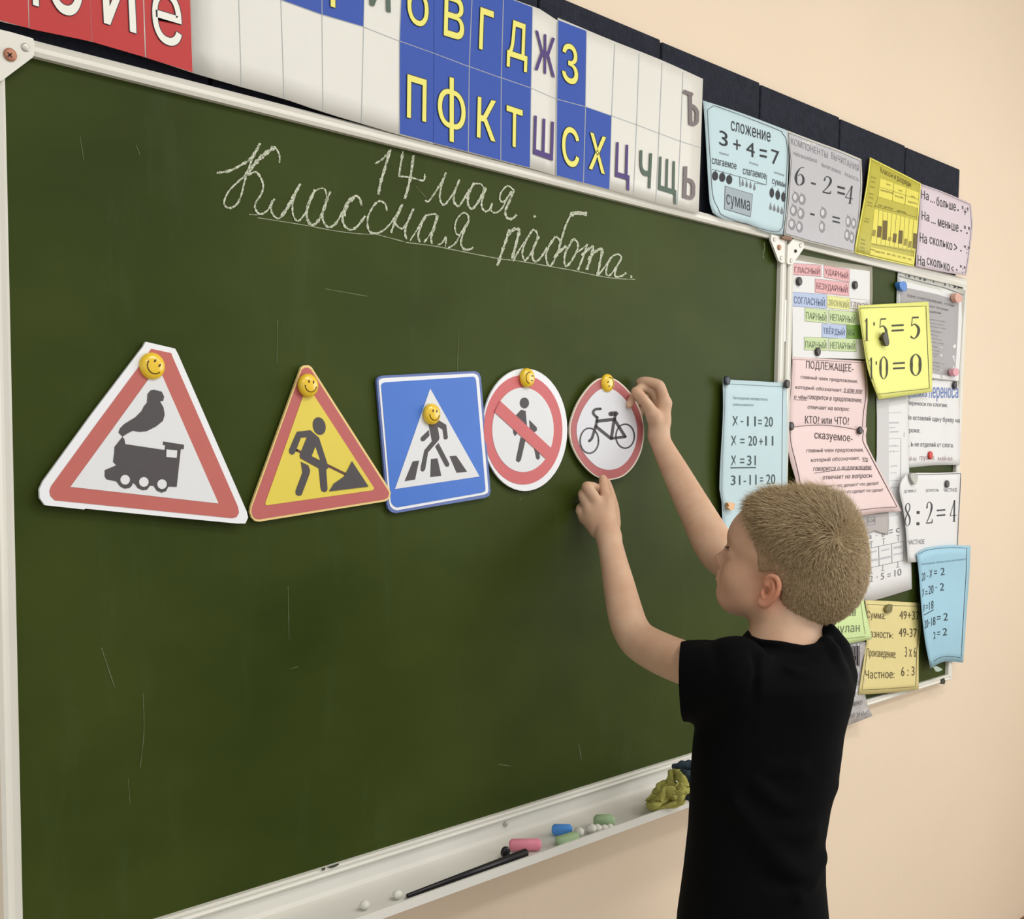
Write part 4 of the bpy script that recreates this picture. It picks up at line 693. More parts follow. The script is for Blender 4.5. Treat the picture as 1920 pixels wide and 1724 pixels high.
# ================================================================== ROAD SIGNS
SR = mat('sign_red', (192, 104, 96), .5, noise=.05, nscale=15); SR2 = mat('sign_rose_red', (208, 106, 108), .5, noise=.04, nscale=15); SW = mat('sign_white', (226, 228, 230), .5, noise=.02); SD = mat('sign_charcoal', (78, 74, 76), .55, noise=.08, nscale=120); SY = mat('sign_yellow', (228, 208, 82), .5, noise=.04, nscale=15); SE = mat('sign_cream_edge', (236, 208, 138), .5)
SB = mat('sign_blue', (68, 118, 208), .45, noise=.07, nscale=14); SBD = mat('sign_border_blue', (98, 118, 178), .45, noise=.05); SWW = mat('sign_bright_white', (238, 240, 244), .5)
class Sign:
    def __init__(s, label, k, outline, m, off, th=.0035, closed=False):
        s.k = k; s.off = off; pl = c(k, outline)
        if closed: pl = cat(pl, 4, True)
        s.o = mk('road_sign', *prism([tuple(q) for q in pl], off, th), m); tag(s.o, label, 'road sign', 'paper road signs on the chalkboard'); s.n = 0
    def part(s, name, outline, m, closed=False, th=.0003, lv=1):
        pl = c(s.k, outline)
        if closed: pl = cat(pl, 4, True)
        return mk(name, *prism([tuple(q) for q in pl], lambda x, y: s.off(x, y)+.0005*lv, .0004), m, s.o)
    def strokes(s, name, lst, m, lv=3):
        mb = MB()
        for pts, wd, sm in lst:
            pl = c(s.k, pts); pl = cat(pl, 5) if sm else pl; wd *= 1.3 if name == 'bicycle' else 1; v, f = ribbon(pl, wd); mb.add([W(x, y, s.off(x, y)+.0005*lv) for x, y in v], f)
            for e in (pl[0], pl[-1]): q = ell(e[0], e[1], wd/2, wd/2, 10); mb.add([W(x, y, s.off(x, y)+.0005*lv) for x, y in q], [tuple(range(9, -1, -1))])
        return mk(name, mb.v, mb.f, m, s.o)
s = Sign('triangular railway crossing sign with a steam locomotive, leftmost on the chalkboard', 'N', [(975, 92), (1215, 148), (1240, 195), (1800, 1480), (1812, 1530), (1790, 1580), (1720, 1580), (1000, 1510), (480, 1458), (470, 1465), (150, 1430), (108, 1370), (105, 1300), (135, 1235), (530, 690), (955, 130)], SWW, tilt(280, 800, .031, 0, -.025))
s.part('red_band', [(1020, 150), (1183, 185), (1197, 222), (1728, 1440), (1738, 1490), (1720, 1525), (1685, 1537), (230, 1390), (196, 1355), (187, 1315), (200, 1275), (560, 780), (900, 320)], SR)
s.part('white_field', [(1050, 300), (1110, 370), (1570, 1416), (358, 1280), (700, 810), (1000, 395)], SW, lv=2)
hub = lambda x, y, rx, ry: ell(x, y, rx, ry, 16)
loc = [(785, 870), (720, 952), (718, 1000), (708, 1075), (735, 1103), (640, 1143), (640, 1195), (655, 1218), (735, 1235), (765, 1275), (800, 1294), (840, 1290), (862, 1270), (868, 1248), (885, 1255), (910, 1290), (950, 1308), (985, 1303), (1010, 1270), (1040, 1272), (1065, 1310), (1105, 1328), (1140, 1315), (1160, 1278), (1228, 1280), (1262, 970), (1285, 972), (1288, 935), (1118, 908), (1115, 935), (1135, 940), (1130, 978), (808, 930), (800, 890)]
s.part('locomotive', loc, SD, lv=3)
s.part('smoke_cloud', [(785, 868), (752, 835), (765, 800), (800, 765), (890, 710), (940, 660), (960, 620), (985, 590), (990, 520), (1015, 490), (1040, 484), (1105, 500), (1125, 540), (1118, 575), (1092, 580), (1120, 630), (1130, 690), (1115, 740), (1060, 785), (980, 825), (920, 830), (870, 820), (830, 840)], SD, lv=3)
s.part('cab_window', [(1145, 973), (1232, 982), (1228, 1043), (1143, 1035)], SW, lv=4)
for x, y in ((806, 1222), (959, 1240), (1108, 1258)): s.part('wheel', hub(x, y, 39, 40), SW, lv=4)
s = Sign('yellow triangular road works sign with a digging worker', 'O', [(600, 100), (628, 80), (670, 78), (702, 98), (1460, 1285), (1478, 1330), (1466, 1385), (1425, 1413), (190, 1612), (150, 1606), (114, 1570), (98, 1520), (104, 1465)], SE, K(.0300))
s.part('red_band', [(608, 122), (632, 104), (668, 102), (695, 122), (1440, 1290), (1462, 1330), (1450, 1375), (1410, 1396), (190, 1589), (150, 1582), (124, 1550), (114, 1510), (120, 1470)], mat('sign_brick_red', (190, 100, 98), .5, noise=.05, nscale=15))
s.part('yellow_field', [(658, 270), (1312, 1280), (1308, 1300), (1290, 1306), (262, 1452), (250, 1445), (250, 1425)], SY, lv=2)
s.part('worker_head', ell(777, 675, 62, 88, 24, -.22), SD, lv=3)
s.part('worker_body', [(560, 730), (690, 715), (775, 790), (860, 1055), (870, 1080), (845, 1105), (858, 1290), (850, 1315), (825, 1324), (800, 1310), (790, 1280), (772, 1090), (590, 990), (585, 960), (655, 785), (597, 790), (545, 925), (530, 950), (505, 957), (482, 935), (483, 905), (545, 760)], SD, lv=3)
s.part('body_gap', [(738, 880), (783, 1010), (703, 970)], SY, lv=4)
s.part('worker_leg', [(597, 1025), (670, 1060), (688, 1110), (680, 1150), (612, 1330), (600, 1355), (575, 1360), (548, 1345), (545, 1310), (612, 1130)], SD, lv=3)
s.strokes('shovel', [([(553, 910), (1040, 1150)], 5, 0)], mat('sign_brown', (96, 66, 58), .55), 2.5); s.part('rubble_heap', [(1098, 1020), (1260, 1268), (875, 1315), (920, 1240), (1020, 1170), (1060, 1095)], SD, lv=4)
s = Sign('blue square pedestrian crossing sign with a walking figure', 'P', [(80, 218), (92, 188), (130, 171), (560, 148), (985, 128), (1025, 145), (1042, 185), (1090, 740), (1132, 1240), (1120, 1280), (1080, 1300), (660, 1370), (260, 1440), (220, 1432), (190, 1402), (177, 1355), (130, 800)], SBD, tilt(810, 820, .0285, 0, -.006))
s.part('white_band', [(98, 222), (110, 204), (145, 193), (975, 150), (1008, 163), (1024, 195), (1112, 1232), (1103, 1256), (1070, 1270), (268, 1414), (235, 1405), (206, 1378), (197, 1345)], SWW)
s.part('blue_field', [(122, 262), (133, 242), (160, 232), (970, 180), (988, 188), (998, 215), (1085, 1215), (1080, 1240), (1050, 1252), (272, 1388), (245, 1380), (222, 1355), (212, 1330)], SB, lv=2)
s.part('white_triangle', [(575, 290), (1030, 1102), (250, 1218)], SW, lv=3)
s.part('figure_body', [(560, 615), (650, 580), (723, 625), (738, 745), (722, 762), (702, 755), (690, 668), (643, 640), (660, 740), (655, 765), (555, 880), (528, 1038), (508, 1058), (487, 1045), (490, 1010), (522, 860), (592, 775)], SD, lv=4)
s.part('figure_arm', [(562, 672), (568, 725), (518, 776), (495, 776), (486, 755), (494, 738)], SD, lv=4); s.part('figure_leg', [(652, 793), (752, 985), (745, 1010), (725, 1012), (712, 1000), (622, 825)], SD, lv=4)
for q in ([(415, 962), (472, 955), (435, 1130), (340, 1145)], [(583, 940), (642, 935), (677, 1095), (577, 1107)], [(755, 915), (815, 910), (915, 1058), (820, 1067)]): s.part('crossing_stripe', q, SD, lv=4)
s = Sign('round no pedestrians sign with a red slash, right of the blue square sign', 'P', ell(1449, 670, 391, 566, 48), SWW, tilt(984, 806, .0290, .012, 0), .003)
s.part('red_band', ell(1432, 671, 363, 506, 48), SR2); s.part('white_field', ell(1431, 671, 284, 391, 48), SW, lv=2)
s.part('figure_head', ell(1445, 423, 42, 50, 20), SD, lv=3); s.part('figure_body', [(1415, 485), (1455, 497), (1470, 650), (1345, 560)], SD, lv=3); s.part('figure_arm', [(1490, 580), (1558, 648), (1560, 675), (1540, 693), (1520, 690), (1495, 660)], SD, lv=3); s.part('figure_arm', [(1340, 650), (1380, 690), (1373, 715), (1357, 727), (1343, 700)], SD, lv=3)
s.part('figure_leg', [(1410, 740), (1455, 765), (1412, 950), (1392, 972), (1368, 955), (1372, 920)], SD, lv=3); s.part('figure_leg', [(1533, 835), (1582, 885), (1588, 930), (1572, 949), (1555, 935)], SD, lv=3); s.part('red_slash', [(1222, 405), (1692, 840), (1642, 938), (1170, 508)], SR2, lv=4)
egg = [(433, 138), (360, 150), (290, 200), (215, 290), (150, 400), (105, 520), (90, 600), (95, 700), (125, 800), (180, 900), (250, 985), (330, 1050), (430, 1083), (520, 1075), (600, 1040), (680, 960), (740, 850), (770, 740), (778, 620), (760, 500), (720, 390), (655, 285), (580, 205), (510, 155)]
sc = lambda a, b, dx=0, dy=0: [(433+dx+(x-433)*a, 612+dy+(y-612)*b) for x, y in egg]
o5 = tilt(1137, 800, .0350, .07, 0)
s = Sign('round no cycling sign being pressed onto the chalkboard by the boy\'s hands', 'Q', egg, mat('sign_cream_white', (236, 226, 206), .5), o5, .003, True)
s.part('red_band', sc(.965, .975), mat('sign_dusty_red', (184, 106, 106), .5, noise=.05), True); s.part('white_field', sc(.812, .797, 0, 4), mat('sign_cool_white', (222, 224, 230), .5, noise=.02), True, lv=2)
s.strokes('bicycle', [(ell(272, 722, 85, 116, 36)+[(357, 722)], 2.0, 0), (ell(602, 680, 85, 111, 36)+[(687, 680)], 2.0, 0), ([(342, 542), (505, 524)], 4.6, 0), ([(500, 535), (475, 700)], 4.2, 0), ([(332, 590), (472, 702)], 4.2, 0), ([(472, 702), (603, 685)], 3.8, 0), ([(603, 685), (503, 525)], 4.0, 0),
 ([(345, 505), (338, 560), (315, 640), (295, 700), (272, 724)], 3.6, 1), ([(375, 428), (330, 432), (308, 455), (315, 480), (340, 505)], 3.6, 1), ([(468, 474), (518, 472)], 6.4, 0), ([(505, 525), (512, 480)], 4.0, 0)], SD)

# ------------------------------------------------------------------ magnets
MY = mat('magnet_yellow', (240, 200, 40), .25, spec=.6, coat=.3); MK = mat('magnet_ink', (70, 45, 15), .5)
def smiley(px, py, off, up, label, r=.0146, h=.0085):
    ctr = W(px, py, off); v = []; f = []; prof = [(1, 0), (1.0, .3), (.94, .55), (.8, .78), (.55, .93), (.25, .99)]
    for q, t in prof:
        for i in range(28): a = 2*math.pi*i/28; v.append((ctr[0]+r*q*math.cos(a), ctr[1]-h*t, ctr[2]+r*q*math.sin(a)))
    v.append((ctr[0], ctr[1]-h, ctr[2])); n = len(v)-1
    for k in range(5): f += [(k*28+i, k*28+(i+1) % 28, (k+1)*28+(i+1) % 28, (k+1)*28+i) for i in range(28)]
    f += [(140+i, 140+(i+1) % 28, n) for i in range(28)]+[tuple(range(27, -1, -1))]
    o = mk('smiley_magnet', v, f, MY, None, True); tag(o, label, 'magnet', 'yellow smiley magnets holding the road signs')
    ua = math.radians(up); U = np.array([math.sin(ua), math.cos(ua)]); S = np.array([math.cos(ua), -math.sin(ua)])
    hh = lambda q: h*float(np.interp(q, [0, .25, .55, .8, .94, 1], [1, .99, .93, .78, .55, .3]))+.0004
    mb = MB()
    def put(a, b): p = S*a+U*b; return (ctr[0]+p[0]*r, ctr[1]-hh(math.hypot(a, b)), ctr[2]+p[1]*r)
    for sx in (-1, 1):
        q = ell(sx*.24, .30, .075, .14, 14); mb.add([put(.0+sx*.24, .30)]+[put(a, b) for a, b in q], [(0, i+1, (i+1) % 14+1) for i in range(14)])
    pts = [(.58*math.cos(t), -.02+.55*-math.sin(t)) for t in np.linspace(.15, math.pi-.15, 18)]; q, ff = ribbon(pts, .07); mb.add([put(a, b) for a, b in q], ff)
    for e in (pts[0], pts[-1]): q = ell(e[0], e[1], .06, .06, 8); mb.add([put(a, b) for a, b in q], [tuple(range(8))])
    mk('face', mb.v, mb.f, MK, o)
smiley(283.7, 687, .029, 42, 'yellow smiley magnet on the railway crossing sign', .0152)
smiley(576, 723, .0325, 5, 'yellow smiley magnet on the road works sign')
smiley(807.8, 777, .031, 4, 'yellow smiley magnet on the blue pedestrian crossing sign')
smiley(986.6, 709, .0305, 97, 'yellow smiley magnet on the no pedestrians sign')
smiley(1136.9, 718.6, .034, -115, 'yellow smiley magnet on the no cycling sign')
MD = mat('magnet_black', (58, 54, 54), .4, noise=.05)
def magnet(px, py, off, label, m=MD, r=.0085, h=.005, group='small round magnets on the wing board papers'):
    v, f = disc(W(px, py, off), r, h, 22); o = mk('round_magnet', v, f, m, None, True); return tag(o, label, 'magnet', group)
magnet(1497, 528, .0255, 'black round magnet at the left of the word card sheet'); magnet(1602, 535, .0255, 'black round magnet at the right of the word card sheet'); magnet(1532, 660, .0255, 'black round magnet at the bottom of the word card sheet')
magnet(1474, 720.5, .0375, 'black round magnet on the top right corner of the pale blue equation note'); magnet(1482, 799.5, .0295, 'black round magnet on the left corner of the pink predicate sheet'); magnet(1611, 807.5, .0295, 'black round magnet on the right corner of the pink predicate sheet')
magnet(1361.5, 714, .037, 'dark blue magnet on the top left corner of the pale blue equation note', mat('magnet_navy', (44, 56, 66), .4)); magnet(1774.5, 908, .0360, 'dark grey round magnet on the white division sheet', mat('magnet_grey', (78, 76, 80), .4), .009)
magnet(1743, 854, .0258, 'red round magnet on the hyphenation rules sheet', mat('magnet_red', (206, 62, 58), .3), .0095)
magnet(1789, 722.5, .0352, 'black and white magnet at the top right of the hyphenation rules sheet', mat('magnet_dark', (56, 56, 62), .35), .0095)
def clip(label, m, k, pts, off, th=.010, name='novelty_magnet', closed=True):
    pl = c(k, pts); pl = cat(pl, 3, True); o = mk(name, *prism([tuple(q) for q in pl], K(off+th), th), m); md = o.modifiers.new('bevel', 'BEVEL'); md.width = .002; md.segments = 2
    return tag(o, label, 'magnet', 'small novelty magnets and pins on the wing papers')
clip('dark oblong magnet over the digit five of the yellow note', mat('magnet_olive_black', (58, 54, 38), .4), 'H', [(380, 855), (410, 860), (420, 920), (430, 975), (418, 1010), (395, 1015), (378, 985), (368, 940), (358, 900)], .045, .006)
clip('blue novelty magnet at the top left of the file pocket', mat('magnet_blue', (70, 128, 204), .3, noise=.2, nscale=200), 'H', [(560, 250), (620, 245), (640, 290), (635, 350), (605, 358), (570, 330), (555, 290)], .027)
clip('pale pink magnet at the top right of the poem sheet', mat('magnet_peach', (216, 168, 152), .35, noise=.2, nscale=200), 'H', [(1228, 390), (1265, 385), (1300, 420), (1300, 470), (1262, 495), (1228, 475), (1218, 430)], .0355)
clip('pink magnet at the bottom right of the poem sheet', mat('magnet_pink', (224, 160, 172), .35, noise=.2, nscale=200), 'H', [(1200, 1300), (1240, 1285), (1262, 1310), (1255, 1360), (1225, 1375), (1195, 1345)], .0355)
clip('crumpled silver pin on the curled corner of the division sheet', mat('pin_silver', (170, 170, 164), .35, metal=.4, noise=.5, nscale=300), 'J', [(545, 960), (585, 950), (610, 985), (602, 1040), (585, 1062), (565, 1030), (550, 1000)], .038, .006)
clip('olive curl-shaped pin on the tan arithmetic sheet', mat('pin_olive', (120, 112, 66), .4, noise=.5, nscale=300), 'M', [(700, 235), (725, 205), (760, 195), (765, 230), (755, 275), (725, 288), (700, 268)], .025, .006)
clip('orange star magnet on the pale blue equation note beside the boy\'s forehead', mat('magnet_orange', (226, 176, 124), .4, noise=.3, nscale=300), 'K', [(148, 1510), (185, 1502), (225, 1520), (215, 1570), (185, 1590), (150, 1560), (160, 1535)], .037, .006)

# ================================================================== THINGS ON THE TRAY
ZF = ZT+.0002
def lump(name, label, cat_, m, ctr, r, group=None, seg=14, amp=.1, parent=None, flat=0.):
    v = []; f = []; rr = np.random.default_rng(int(abs(ctr[0])*1e4)); ph = rr.uniform(0, 6, 6)
    for j in range(9):
        th = math.pi*j/8
        for i in range(seg):
            a = 2*math.pi*i/seg; k = 1+amp*(math.sin(3*a+ph[0])*math.sin(th)+.6*math.sin(5*a+ph[1]+th*2))
            v.append((ctr[0]+r[0]*k*math.sin(th)*math.cos(a), ctr[1]+r[1]*k*math.sin(th)*math.sin(a), ctr[2]+r[2]*math.cos(th)))
    f = [(j*seg+i, (j+1)*seg+i, (j+1)*seg+(i+1) % seg, j*seg+(i+1) % seg) for j in range(8) for i in range(seg)]
    o = mk(name, v, f, m, parent, True); return tag(o, label, cat_, group)
def stick(name, label, cat_, m, a, b, r, group=None, sq=1., tip=1., seg=18, bev=.45):
    """rounded stick between two floor points, squared-off by sq"""
    a, b = np.array(a, float), np.array(b, float); d = b-a; L = np.linalg.norm(d); d /= L; n = np.cross(d, [0, 0, 1.]); n /= np.linalg.norm(n); u = np.cross(n, d)
    rows = [(0, .0), (0, 1-bev), (bev*r/L, 1.), (1-bev*r/L, tip), (1, tip*(1-bev)), (1, 0)]; v = []
    for t, q in rows:
        for i in range(seg):
            an = 2*math.pi*i/seg; ca, sa = math.cos(an), math.sin(an); p_ = sq; k = (abs(ca)**p_+abs(sa)**p_)**(-1/p_)
            v.append(a+d*L*t+(n*ca+u*sa)*r*q*k)
    f = [(j*seg+i, j*seg+(i+1) % seg, (j+1)*seg+(i+1) % seg, (j+1)*seg+i) for j in range(5) for i in range(seg)]
    o = mk(name, v, f, m, None, True); return tag(o, label, cat_, group)
def fl(px, py, dz): p = G(px, py, ZF+dz); p[1] = min(p[1], -.03-dz); return p
CG_ = 'thick coloured chalk sticks on the tray'
def cstick(label, k, x0, y0, x1, y1, r, m, sq=3.5):
    (ax, ay), (bx, by) = c(k, (x0, y0), (x1, y1)); return stick('chalk_stick', label, 'chalk', m, fl(ax, ay, r), fl(bx, by, r), r, CG_, sq)
CHP = mat('chalk_pink', (240, 148, 168), .85, noise=.12, nscale=120); CHB = mat('chalk_blue', (88, 158, 238), .85, noise=.08, nscale=120); CHG = mat('chalk_green', (166, 192, 150), .9, noise=.12, nscale=150); CHW = mat('chalk_white', (228, 226, 216), .9, noise=.06, nscale=150)
cstick('thick pink chalk stick lying by the black pointer', 'U', 312, 772, 562, 768, .0084, CHP, 2.6); cstick('thick blue chalk stick on the tray', 'U', 645, 652, 805, 655, .0082, CHB, 2.6)
cstick('pale green chalk stick in front of the blue chalk', 'U', 685, 748, 850, 700, .0072, CHG); cstick('square green chalk stick nearest the cloth', 'U', 975, 585, 1135, 580, .0088, CHG, 5)
for k, x, y, r, lab in (('U', 858, 672, .0085, 'white chalk lump right of the blue chalk'), ('U', 955, 645, .0085, 'white chalk lump left of the square green chalk'), ('U', 1000, 640, .0075, 'small white chalk lump below the square green chalk'), ('U', 1055, 638, .006, 'tiny white chalk crumb under the square green chalk'), ('U', 1100, 630, .0055, 'smallest white chalk crumb by the tray lip'),
                        ('V', 595, 660, .0068, 'leftmost white chalk stub on the tray'), ('V', 890, 565, .0068, 'white chalk stub at the thin end of the pointer')):
    (px, py), = c(k, [(x, y)]); p = fl(px, py, r*.85); lump('chalk_stub', lab, 'chalk', CHW, p, (r, r*.95, r*.85), 'white chalk stubs on the tray', amp=.07)
(px, py), = c('U', [(290, 830)]); p = fl(px, py, .0075)
BLK = mat('black_plastic', (26, 25, 28), .4, noise=.1, nscale=80)
o = mk('round_magnet', *disc(p+np.array([0, .004, 0]), .0078, .006, 22), BLK, None, True); tag(o, 'black round magnet standing on the tray beside the pink chalk', 'magnet')
(ax, ay), = c('V', [(972, 582)]); (bx, by), = c('U', [(445, 832)])
a_, b_ = fl(ax, ay, .003), fl(bx, by, .006)
stick('pointer_stick', 'long tapered black pointer lying in the chalk tray', 'pointer', BLK, a_, b_, .0030, None, 2., 2.1)
def cloth(name, label, m, pts, seed, amp=.008, rad=.02):
    """crumpled rag: folded tube loops piled together"""
    mb = MB(); rr = np.random.default_rng(seed)
    for s_ in pts:
        pl = cat(s_[0], 6); n = len(pl); seg = 12; base = len(mb.v); v = []
        for i, p in enumerate(pl):
            t = np.array(pl[min(i+1, n-1)])-np.array(pl[max(i-1, 0)]); t /= np.linalg.norm(t)+1e-9
            a = np.cross(t, [.1, .2, 1]); a /= np.linalg.norm(a); b = np.cross(t, a); q = s_[1]*(math.sin(math.pi*(i+.6)/(n+.2))**.35)
            for j in range(seg):
                an = 2*math.pi*j/seg; k = 1+.28*math.sin(3*an+i*.55+seed)+.14*math.sin(5*an-i*.9); v.append(p+(a*math.cos(an)+b*math.sin(an)*.8)*q*k)
        f = [(i*seg+j, i*seg+(j+1) % seg, (i+1)*seg+(j+1) % seg, (i+1)*seg+j) for i in range(n-1) for j in range(seg)]+[tuple(range(seg)), tuple((n-1)*seg+seg-1-j for j in range(seg))]
        mb.add(v, f)
    o = mk(name, mb.v, mb.f, m, None, True); return tag(o, label, 'cloth')
def cp(x, y, dz):
    (px, py), = c('U', [(x, y)]); p = G(px, py, ZF+dz); p[1] = min(p[1], -.035); return p
OLC = mat('olive_rag', (186, 182, 98), .95, noise=.2, nscale=90, bump=.4, bscale=300); NVC = mat('slate_rag', (58, 72, 88), .95, noise=.3, nscale=90, bump=.4, bscale=300)
cloth('rag', 'crumpled olive green rag at the right end of the chalk tray', OLC, [([cp(1390, 430, .012), cp(1440, 400, .016), cp(1480, 440, .018), cp(1430, 475, .014), cp(1395, 450, .012)], .007), ([cp(1440, 460, .012), cp(1520, 400, .018), cp(1600, 400, .02), cp(1680, 430, .016)], .014),
  ([cp(1460, 380, .014), cp(1500, 330, .022), cp(1580, 320, .026), cp(1660, 350, .024), cp(1720, 340, .02)], .013), ([cp(1590, 310, .03), cp(1580, 240, .04), cp(1620, 205, .045), cp(1660, 250, .044), cp(1700, 320, .035)], .009), ([cp(1600, 340, .034), cp(1640, 310, .036), cp(1660, 350, .036), cp(1610, 370, .033)], .007), ([cp(1420, 490, .006), cp(1500, 465, .010), cp(1600, 450, .012), cp(1680, 430, .012)], .008), ([cp(1480, 440, .02), cp(1540, 360, .03), cp(1620, 390, .03)], .011)], 3)
cloth('rag', 'dark slate blue rag behind the olive one at the tray end', NVC, [([cp(1590, 180, .045), cp(1660, 160, .05), cp(1740, 170, .05), cp(1800, 200, .05)], .012), ([cp(1640, 230, .035), cp(1700, 240, .04), cp(1780, 260, .04)], .016), ([cp(1690, 320, .02), cp(1740, 330, .022), cp(1800, 330, .022)], .014), ([cp(1690, 400, .008), cp(1740, 395, .01), cp(1790, 380, .01)], .009)], 7)
# ================================================================== THE BOY (distance fields turned into continuous surfaces)
class Field:
    def __init__(s, lo, hi, h):
        s.lo = np.array(lo, float); s.h = h; s.n = np.ceil((np.array(hi)-s.lo)/h).astype(int)+1
        s.F = np.full(s.n, .05, np.float32)
    def region(s, lo, hi):
        a = np.clip(np.floor((np.array(lo)-s.lo)/s.h).astype(int), 0, s.n); b = np.clip(np.ceil((np.array(hi)-s.lo)/s.h).astype(int)+1, 0, s.n)
        sl = tuple(slice(i, j) for i, j in zip(a, b)); ax = [s.lo[i]+s.h*np.arange(a[i], b[i]) for i in range(3)]
        return sl, np.meshgrid(*ax, indexing='ij', sparse=True)
    def apply(s, fn, lo, hi, k=.004, op='add'):
        sl, (X, Y, Z) = s.region(np.array(lo)-.03, np.array(hi)+.03)
        if any(q.stop <= q.start for q in sl): return
        d = fn(X, Y, Z).astype(np.float32); A = s.F[sl]
        if op == 'add': h = np.clip(.5+.5*(A-d)/k, 0, 1); s.F[sl] = A*(1-h)+d*h-k*h*(1-h)
        elif op == 'sub': h = np.clip(.5-.5*(A+d)/k, 0, 1); s.F[sl] = A*(1-h)-d*h+k*h*(1-h)
        elif op == 'disp': s.F[sl] = A-d
    def cap(s, a, b, ra, rb, k=.004, op='add', sq=None):
        a, b = np.array(a, float), np.array(b, float); ba = b-a; L2 = ba@ba; r = max(ra, rb)
        def fn(X, Y, Z):
            px, py, pz = X-a[0], Y-a[1], Z-a[2]; t = np.clip((px*ba[0]+py*ba[1]+pz*ba[2])/L2, 0, 1)
            dx, dy, dz = px-ba[0]*t, py-ba[1]*t, pz-ba[2]*t; q = dx*dx+dy*dy+dz*dz
            if sq is not None:     # flatten along unit vector sq[0] by factor sq[1]
                n = sq[0]; c_ = dx*n[0]+dy*n[1]+dz*n[2]; q = q+c_*c_*(sq[1]**2-1)
            return np.sqrt(q)-(ra+(rb-ra)*t)
        s.apply(fn, np.minimum(a, b)-r, np.maximum(a, b)+r, k, op)
    def chain(s, pts, rs, k=.004, op='add', sq=None):
        for i in range(len(pts)-1): s.cap(pts[i], pts[i+1], rs[i], rs[i+1], k, op, sq)
    def ellip(s, c0, r, R=None, k=.01, op='add'):
        c0 = np.array(c0, float); r = np.array(r, float); R = np.eye(3) if R is None else R; m = r.max()
        def fn(X, Y, Z):
            x, y, z = X-c0[0], Y-c0[1], Z-c0[2]; u = [x*R[0, i]+y*R[1, i]+z*R[2, i] for i in range(3)]
            k0 = np.sqrt((u[0]/r[0])**2+(u[1]/r[1])**2+(u[2]/r[2])**2); k1 = np.sqrt((u[0]/r[0]**2)**2+(u[1]/r[1]**2)**2+(u[2]/r[2]**2)**2)+1e-9
            return k0*(k0-1)/k1
        s.apply(fn, c0-m, c0+m, k, op)
    def mesh(s):
        F = s.F; I = F < 0; n = np.array(F.shape)
        c = I[:-1, :-1, :-1]; act = np.zeros(n-1, bool); anyi = np.zeros(n-1, bool); alli = np.ones(n-1, bool)
        for dx in (0, 1):
            for dy in (0, 1):
                for dz in (0, 1):
                    q = I[dx:n[0]-1+dx, dy:n[1]-1+dy, dz:n[2]-1+dz]; anyi |= q; alli &= q
        act = anyi & ~alli; idx = np.argwhere(act); vid = np.full(n-1, -1, np.int32); vid[act] = np.arange(len(idx))
        cor = {}
        for k_ in range(8):
            d = (k_ & 1, k_ >> 1 & 1, k_ >> 2 & 1); cor[k_] = F[idx[:, 0]+d[0], idx[:, 1]+d[1], idx[:, 2]+d[2]]
        acc = np.zeros((len(idx), 3)); cnt = np.zeros(len(idx))
        for a in range(8):
            for bit in range(3):
                if not a >> bit & 1:
                    b = a | 1 << bit; fa, fb = cor[a], cor[b]; m_ = (fa < 0) != (fb < 0); t = np.where(m_, fa/(fa-fb+1e-12), 0)
                    p = np.array([a & 1, a >> 1 & 1, a >> 2 & 1], float)[None].repeat(len(idx), 0); p[:, bit] += t; acc += p*m_[:, None]; cnt += m_
        V = s.lo+s.h*(idx+acc/cnt[:, None]); Q = []
        for ax in range(3):
            o = [i for i in range(3) if i != ax]
            sl0 = [slice(1, -1)]*3; sl0[ax] = slice(0, -1); sl1 = list(sl0); sl1[ax] = slice(1, None)
            a, b = I[tuple(sl0)], I[tuple(sl1)]; e = np.argwhere(a != b); ins = a[tuple(e.T)]
            g = e.copy(); g[:, o[0]] += 1; g[:, o[1]] += 1
            def vv(du, dv): h = g.copy(); h[:, o[0]] -= du; h[:, o[1]] -= dv; return vid[tuple(h.T)]
            q = np.stack([vv(1, 1), vv(0, 1), vv(0, 0), vv(1, 0)], 1); fl_ = ins if ax != 1 else ~ins
            q[~fl_] = q[~fl_][:, ::-1]; Q.append(q)
        return V, np.concatenate(Q)
def field_obj(name, fld, m, parent, slots=None, smooth_it=0):
    V, Q = fld.mesh(); org = (V.min(0)+V.max(0))/2
    me = bpy.data.meshes.new(name); me.vertices.add(len(V)); me.vertices.foreach_set('co', (V-org).astype(np.float32).ravel())
    me.loops.add(Q.size); me.loops.foreach_set('vertex_index', Q.astype(np.int32).ravel()); me.polygons.add(len(Q))
    me.polygons.foreach_set('loop_start', np.arange(0, Q.size, 4, dtype=np.int32)); me.polygons.foreach_set('use_smooth', np.ones(len(Q), bool))
    me.materials.append(m); me.update(calc_edges=True); me.validate()
    o = bpy.data.objects.new(name, me); COL.objects.link(o); o.location = org-wloc(parent); o.parent = parent; return o, V, Q

FH = np.array([Fv[0], Fv[1], 0]); FH /= np.linalg.norm(FH)             # level axis into the picture
RH = np.array([FH[1], -FH[0], 0]); UP = np.array([0, 0, 1.])
boy = empty('person', P(1420, 1724, 1.5)*[1, 1, 0], 'blond boy in a black t-shirt seen from behind, pressing a round sign to the chalkboard', 'person')

